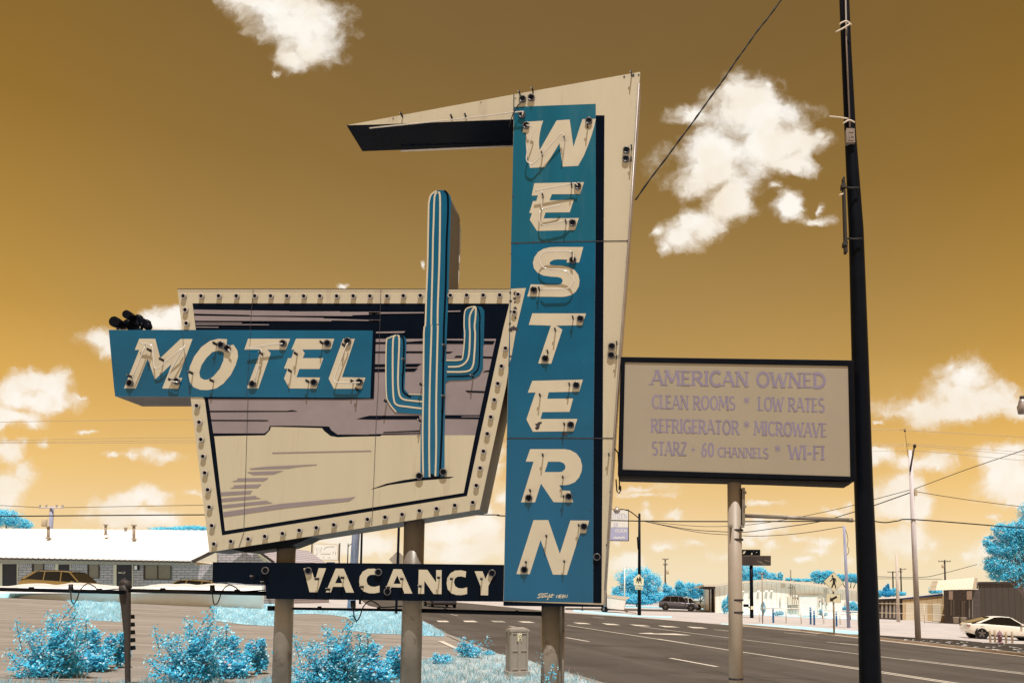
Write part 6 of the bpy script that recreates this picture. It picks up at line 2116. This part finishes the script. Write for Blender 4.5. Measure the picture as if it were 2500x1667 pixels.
wire('sagging cable from street lamp to utility pole, upper one', [(1563, 1270), (1647, 1286), (1706, 1294), (1780, 1298), (1824, 1298), (1899, 1288), (2000, 1273), (2086, 1249), (2133, 1234), (2220, 1203)], 75, 44, .030)
wire('sagging cable from street lamp to the leaning lilac pole, lower one', [(1563, 1270), (1700, 1298), (1780, 1305), (1854, 1308), (1958, 1301), (2060, 1285)], 75, Yq, .026)
wire('thin cable climbing past the utility pole to the right edge', [(1563, 1270), (1700, 1284), (1810, 1282), (1917, 1268), (2050, 1241), (2133, 1219), (2220, 1196), (2249, 1187), (2368, 1143), (2495, 1100), (2580, 1068)], 75, 40, .022)
wire('thin cable falling from utility pole toward the large cyan tree', [(2238, 1200), (2357, 1219), (2484, 1235), (2560, 1244)], 44, 50, .018)
wire('faint far wire rising behind the cream canopy', [(2100, 1405), (2240, 1409), (2306, 1398), (2385, 1377)], 140, 150, .05)
wire('faint level far wire behind the distant poles', [(2100, 1412), (2180, 1412), (2300, 1413)], 180, 180, .05)
# twisted service drop to the pylon
b = MB()
base_l = smooth_path(PP('B2', [(720, -15), (660, 68), (610, 130), (560, 200), (520, 255), (470, 330), (430, 385), (380, 455), (330, 525), (270, 605), (215, 680), (150, 765), (90, 850)], 10.3), 12)
for ph in (0, math.pi):
    pts = []
    for i, p_ in enumerate(base_l):
        a = i * .42 + ph
        pts.append(p_ + Vector((.0085 * math.cos(a), .0085 * math.sin(a), .004 * math.cos(a))))
    b.tube(pts, .0085, 5)
tag(b.build('service_cable', 'wire'), 'twisted black service cable sloping down to the right edge of the pylon', 'cable')

# ================================================================ trees and bushes
tree('B6', [(620, 480, 180, 130), (900, 440, 160, 140), (1060, 590, 150, 165), (850, 680, 240, 190), (540, 690, 170, 115), (700, 800, 240, 95), (960, 830, 150, 85), (760, 560, 160, 150), (480, 780, 110, 85), (880, 880, 220, 55), (1120, 800, 130, 110), (620, 880, 180, 50)], 125, 32000, 1.6, 'big round cyan tree behind the school crossing sign', 'trees across the road', depth=1.0)
tree('B6', [(1330, 720, 100, 95), (1280, 640, 50, 70), (1420, 760, 60, 60), (1240, 800, 120, 80), (1450, 820, 120, 60)], 128, 9000, 1.5, 'low pale cyan tree behind the dark grey car', 'trees across the road', m='leaf')
tree('B6', [(1520, 640, 75, 110), (1560, 730, 90, 80)], 126, 6000, 1.5, 'narrow upright cyan tree above the white car', 'trees across the road')
tree('B6', [(1690, 670, 110, 100), (1850, 670, 100, 95), (1980, 730, 110, 100), (1760, 760, 130, 70), (2060, 700, 60, 80)], 130, 11000, 1.5, 'broad cyan tree between white trailer and the shed porch', 'trees across the road')
tree('B7', [(300, 460, 160, 130), (520, 470, 140, 105), (690, 530, 110, 70), (330, 560, 180, 60)], 150, 12000, 1.5, 'large cyan tree behind the shed beneath the black sign', 'trees across the road')
tree('B7', [(860, 525, 42, 60), (840, 575, 60, 30)], 150, 2500, 1.5, 'small upright cyan tree at the right end of the large tree behind the shed', 'trees across the road')
tree('B7', [(1010, 580, 60, 28), (1160, 588, 80, 24), (1310, 592, 80, 24)], 170, 4500, 1.5, 'low strip of cyan foliage just above the shed roof', 'trees across the road')
tree('B7', [(1480, 530, 105, 95), (1650, 510, 120, 85), (1560, 590, 120, 50)], 150, 9000, 1.5, 'cyan tree behind the pedestrian crossing diamond', 'trees across the road')
tree('B7', [(1870, 550, 100, 60), (2060, 555, 110, 70), (2160, 590, 60, 50)], 150, 7000, 1.5, 'cyan tree behind the leaning lilac pole', 'trees across the road')
tree('B8', [(268, 585, 26, 40), (266, 635, 55, 45), (264, 690, 85, 45)], 165, 5000, 1.4, 'small dark pointed conifer beyond the storage building', 'trees across the road', m='leafdark', name='conifer')
tree('B8', [(155, 690, 45, 45)], 168, 2000, 1.5, 'small rounded cyan tree left of the dark conifer', 'trees across the road')
tree('B8', [(380, 665, 55, 50), (480, 690, 60, 28)], 168, 3500, 1.5, 'low cyan tree right of the dark conifer', 'trees across the road')
tree('B8', [(910, 655, 60, 55), (990, 660, 50, 40), (975, 600, 25, 50)], 140, 3500, 1.5, 'cyan tree peeking over the storage roof beside the canopy', 'trees across the road')
tree('B8', [(1900, 50, 220, 110), (2100, 120, 150, 170), (1790, 260, 165, 105), (1980, 330, 150, 120), (1850, 430, 155, 78), (2150, 400, 100, 150), (2110, 560, 45, 60), (2230, -60, 150, 150), (2250, 250, 120, 200), (1720, 330, 80, 50), (1990, 470, 110, 50), (2280, -180, 90, 110), (1780, 70, 120, 60), (1900, -190, 160, 120), (2100, -250, 150, 110), (2250, -430, 120, 170), (1730, -50, 100, 75), (2200, -130, 190, 150), (2000, -60, 160, 120)], 58, 42000, 1.9, 'big feathery cyan tree overhanging the dark building at the right edge', 'trees across the road', trunk=2520)
tree('Z1', [(60, 350, 105, 62), (140, 385, 85, 40), (205, 410, 45, 18), (-40, 340, 90, 60)], 82, 9000, 1.7, 'cyan tree above the motel roof at the left edge', 'trees behind the motel')
tree('Z1', [(1250, 428, 125, 12), (1430, 424, 120, 18), (1540, 428, 60, 16)], 90, 6000, 1.6, 'low cyan treetops along the motel ridge left of the sign', 'trees behind the motel')
tree('Z1', [(2030, 650, 26, 45)], 84, 2200, 1.6, 'narrow cyan tree beyond the motel gable end', 'trees behind the motel')
tree('B6', [(2300, 960, 70, 130), (2340, 860, 40, 80), (2400, 1000, 80, 80)], 99, 4500, 1.5, 'bushy cyan shrub against the left end of the shed', 'shrubs along the shed', name='bush', cat='bush')
tree('B7', [(580, 1060, 42, 75), (575, 1000, 25, 40)], 100, 1500, 1.5, 'thin pale shrub against the shed behind the left blue bollard', 'shrubs along the shed', name='bush', cat='bush', m='blade')
tree('B7', [(850, 1150, 75, 35), (780, 1165, 50, 20)], 99, 1500, 1.4, 'low pale weeds at the shed foot left of the meter boxes', 'shrubs along the shed', name='bush', cat='bush', m='blade')
tree('B7', [(2080, 1040, 85, 85), (2140, 1080, 60, 60), (2010, 1080, 50, 50), (1960, 1085, 45, 40)], 96, 5000, 1.5, 'round cyan shrub at the right end of the shed by the black mast', 'shrubs along the shed', name='bush', cat='bush')
tree('B7', [(1545, 1130, 45, 50), (1600, 1170, 60, 30)], 97, 1500, 1.4, 'pale tumbled shrub right of the white shed door', 'shrubs along the shed', name='bush', cat='bush', m='blade')


def shrub(label, origin_px, stems, blobs, flowers, Y, n, leaf_px=3.6, name='shrub', group=None, m='leafshrub', sprigs=56):
    """leafy shrub: stems (px paths), leaf blobs, and leaves strung along the stems"""
    k = Y / F
    base = G(*origin_px)
    base = Vector((P(origin_px[0], origin_px[1], Y).x, Y, 0)); base.z = gz(base.x)
    t = thing(name, base, label, 'shrub', group)
    b = MB()
    V, Fs = [], []
    for st in stems:
        p3 = [P(x, y, Y) for x, y in st]
        p3[0] = Vector((p3[0].x, Y, gz(p3[0].x) - .02))
        off = random.uniform(-.3, .3)
        p3 = [p + Vector((0, off * i / len(p3), 0)) for i, p in enumerate(p3)]
        sm = smooth_path(p3, 6)
        b.tube(sm, [.010 * (1 - .8 * i / len(sm)) + .002 for i in range(len(sm))], 5)
        for i in range(len(sm) // 5, len(sm)):
            for j in range(sprigs // 4):
                c = sm[i] + Vector((random.gauss(0, .042), random.gauss(0, .06), random.gauss(0, .038)))
                V.append(c)
    if V:
        cen = np.array([tuple(v) for v in V])
        nr = rng.normal(size=cen.shape) * .7; nr[:, 2] += 1.0; nr[:, 1] -= .8; nr /= np.linalg.norm(nr, axis=1)[:, None]
        tt = np.cross(nr, rng.normal(size=nr.shape)); tt /= np.linalg.norm(tt, axis=1)[:, None]
        uu = np.cross(nr, tt)
        s = leaf_px * k * rng.uniform(.5, 1.2, len(cen))[:, None]
        V1 = np.stack([cen - tt * s, cen - uu * s * .42, cen + tt * s, cen + uu * s * .42], 1).reshape(-1, 3)
    else:
        V1 = np.zeros((0, 3))
    bl = [(P(x, y, Y) + Vector((0, random.uniform(-.15, .15), 0)), rx * k, rx * k * .9, ry * k) for x, y, rx, ry in blobs]
    if bl:
        V2, _ = leaf_cards(bl, n, leaf_px * k, clump=12, spread=.2, flatn=.6)
        V1 = np.concatenate([V1, V2])
    np_mesh('leaves', V1, np.arange(len(V1)).reshape(-1, 4), m, t)
    b.build('stems', 'bark', t)
    for (x, y) in flowers:
        b = MB()
        c = P(x, y, Y - .45)
        for q in range(9):
            dd = Vector((random.gauss(0, 1), random.gauss(0, 1), random.gauss(0, 1))).normalized() * .022
            a = random.uniform(0, 6)
            e1 = dd.orthogonal().normalized() * .020
            e2 = dd.cross(e1).normalized() * .020
            b.face([c + dd - e1, c + dd - e2, c + dd + e1, c + dd + e2])
        b.build('flower', 'flower', t)
    return t


Yh = 12.7
tall = shrub('x', (800, 1690), [[(800, 1690), (815, 1620), (825, 1560), (862, 1509)], [(800, 1690), (800, 1620), (793, 1560), (788, 1535)], [(795, 1690), (770, 1640), (745, 1610), (725, 1578)], [(795, 1690), (760, 1650), (735, 1625), (715, 1555)],
                                [(800, 1690), (790, 1600), (762, 1570)], [(805, 1690), (850, 1620), (880, 1580), (884, 1552)], [(805, 1690), (860, 1630), (900, 1590), (907, 1547)], [(805, 1690), (840, 1640), (850, 1590), (845, 1555)], [(800, 1690), (780, 1650), (765, 1620), (768, 1570)], [(800, 1690), (770, 1660), (735, 1650), (718, 1625)], [(800, 1690), (830, 1600), (838, 1560), (850, 1528)], [(805, 1690), (835, 1650), (870, 1610), (893, 1572)], [(800, 1690), (795, 1640), (808, 1590), (812, 1556)], [(800, 1690), (830, 1640), (828, 1600), (824, 1580)], [(798, 1690), (775, 1640), (752, 1600), (748, 1585)]],
             [(800, 1668, 60, 26), (765, 1664, 40, 22), (835, 1650, 36, 30), (800, 1630, 50, 30), (838, 1600, 26, 30)], [], Yh, 3400, 4.4, 'tall_shrub', 'straggly shrubs at the bottom')
low = shrub('x', (910, 1668), [[(910, 1668), (905, 1620), (895, 1580)], [(910, 1668), (935, 1630), (945, 1615)]],
            [(905, 1640, 42, 32), (880, 1660, 34, 22), (930, 1648, 30, 24), (892, 1600, 24, 24), (912, 1585, 16, 16)], [(893, 1578), (870, 1605), (900, 1620), (905, 1632), (915, 1640), (920, 1612), (885, 1625)], G(910, 1668).y, 2800, 4.4, 'flowering_shrub', 'flowering shrubs at the bottom')
side = shrub('x', (975, 1662), [[(975, 1662), (965, 1620), (972, 1580)], [(975, 1662), (955, 1630), (948, 1620)]],
             [(972, 1632, 16, 24), (965, 1605, 14, 18), (978, 1590, 10, 14)], [(968, 1586), (975, 1600)], G(975, 1662).y, 2200, 3.8, 'small_shrub', 'small shrubs at the bottom')
tall['label'] = 'straggly tall cyan shrub between the left and middle sign posts'
low['label'] = 'dense flowering cyan shrub left of the middle sign post'
side['label'] = 'small cyan shrub half hidden by the middle sign post'
for (dx, dy, l1, l2, l3) in ((-343, -34, 'straggly tall cyan shrub just left of the left sign post', 'dense flowering cyan shrub just left of the left sign post', 'small cyan shrub half hidden by the left sign post'), (-684, -39, 'straggly tall cyan shrub nearest the left edge', 'dense flowering cyan shrub left of the broken post', 'small cyan shrub half hidden by the broken post')):
    for src, lab, (x, y), Y in ((tall, l1, (800, 1690), Yh), (low, l2, (910, 1668), G(910, 1668).y), (side, l3, (975, 1662), G(975, 1662).y)):
        c = copy_tree(src)
        # keep the same height above the (sloping) ground
        d = P(x + dx, y + dy, Y) - P(x, y, Y)
        c.location = (src.location.x + d.x, Y, gz(src.location.x + d.x) )
        c.scale = (1, 1, 1.03)
        c['label'] = lab
shrub('spiky cyan weed bush in the lawn left of the tall flowering bush', (1075, 1622), [[(1075, 1622), (1072, 1608), (1068, 1596)], [(1075, 1622), (1085, 1610), (1092, 1602)]], [(1076, 1610, 20, 12), (1065, 1605, 10, 8)], [], G(1075, 1622).y, 700, 2.6, 'small_bush', 'bushes on the lawn')
shrub('bright cyan flowering bush with upright shoots on the lawn by the kerb', (1145, 1608), [[(1145, 1608), (1138, 1580), (1133, 1556)], [(1145, 1608), (1152, 1585), (1150, 1568)], [(1145, 1608), (1165, 1588), (1172, 1575)], [(1145, 1608), (1125, 1590), (1115, 1582)]], [(1144, 1594, 24, 15), (1135, 1580, 16, 14), (1160, 1590, 16, 12)], [(1131, 1556), (1158, 1576), (1170, 1578)], G(1145, 1606).y, 1300, 2.6, 'small_bush', 'bushes on the lawn')
shrub('thin cyan shoot left of the utility pedestal', (1192, 1600), [[(1192, 1600), (1191, 1580), (1191, 1556)]], [(1192, 1594, 16, 6)], [], G(1192, 1600).y, 260, 2.4, 'small_bush', 'bushes on the lawn', sprigs=16)
shrub('thin cyan weeds climbing the right sign post', (1335, 1712), [[(1335, 1750), (1328, 1640), (1322, 1595)], [(1340, 1750), (1345, 1660), (1350, 1630)], [(1345, 1750), (1338, 1680), (1342, 1650)]], [(1345, 1655, 10, 20), (1350, 1625, 6, 12)], [], 9.7, 60, 3.0, 'climbing_weed', None, sprigs=10)
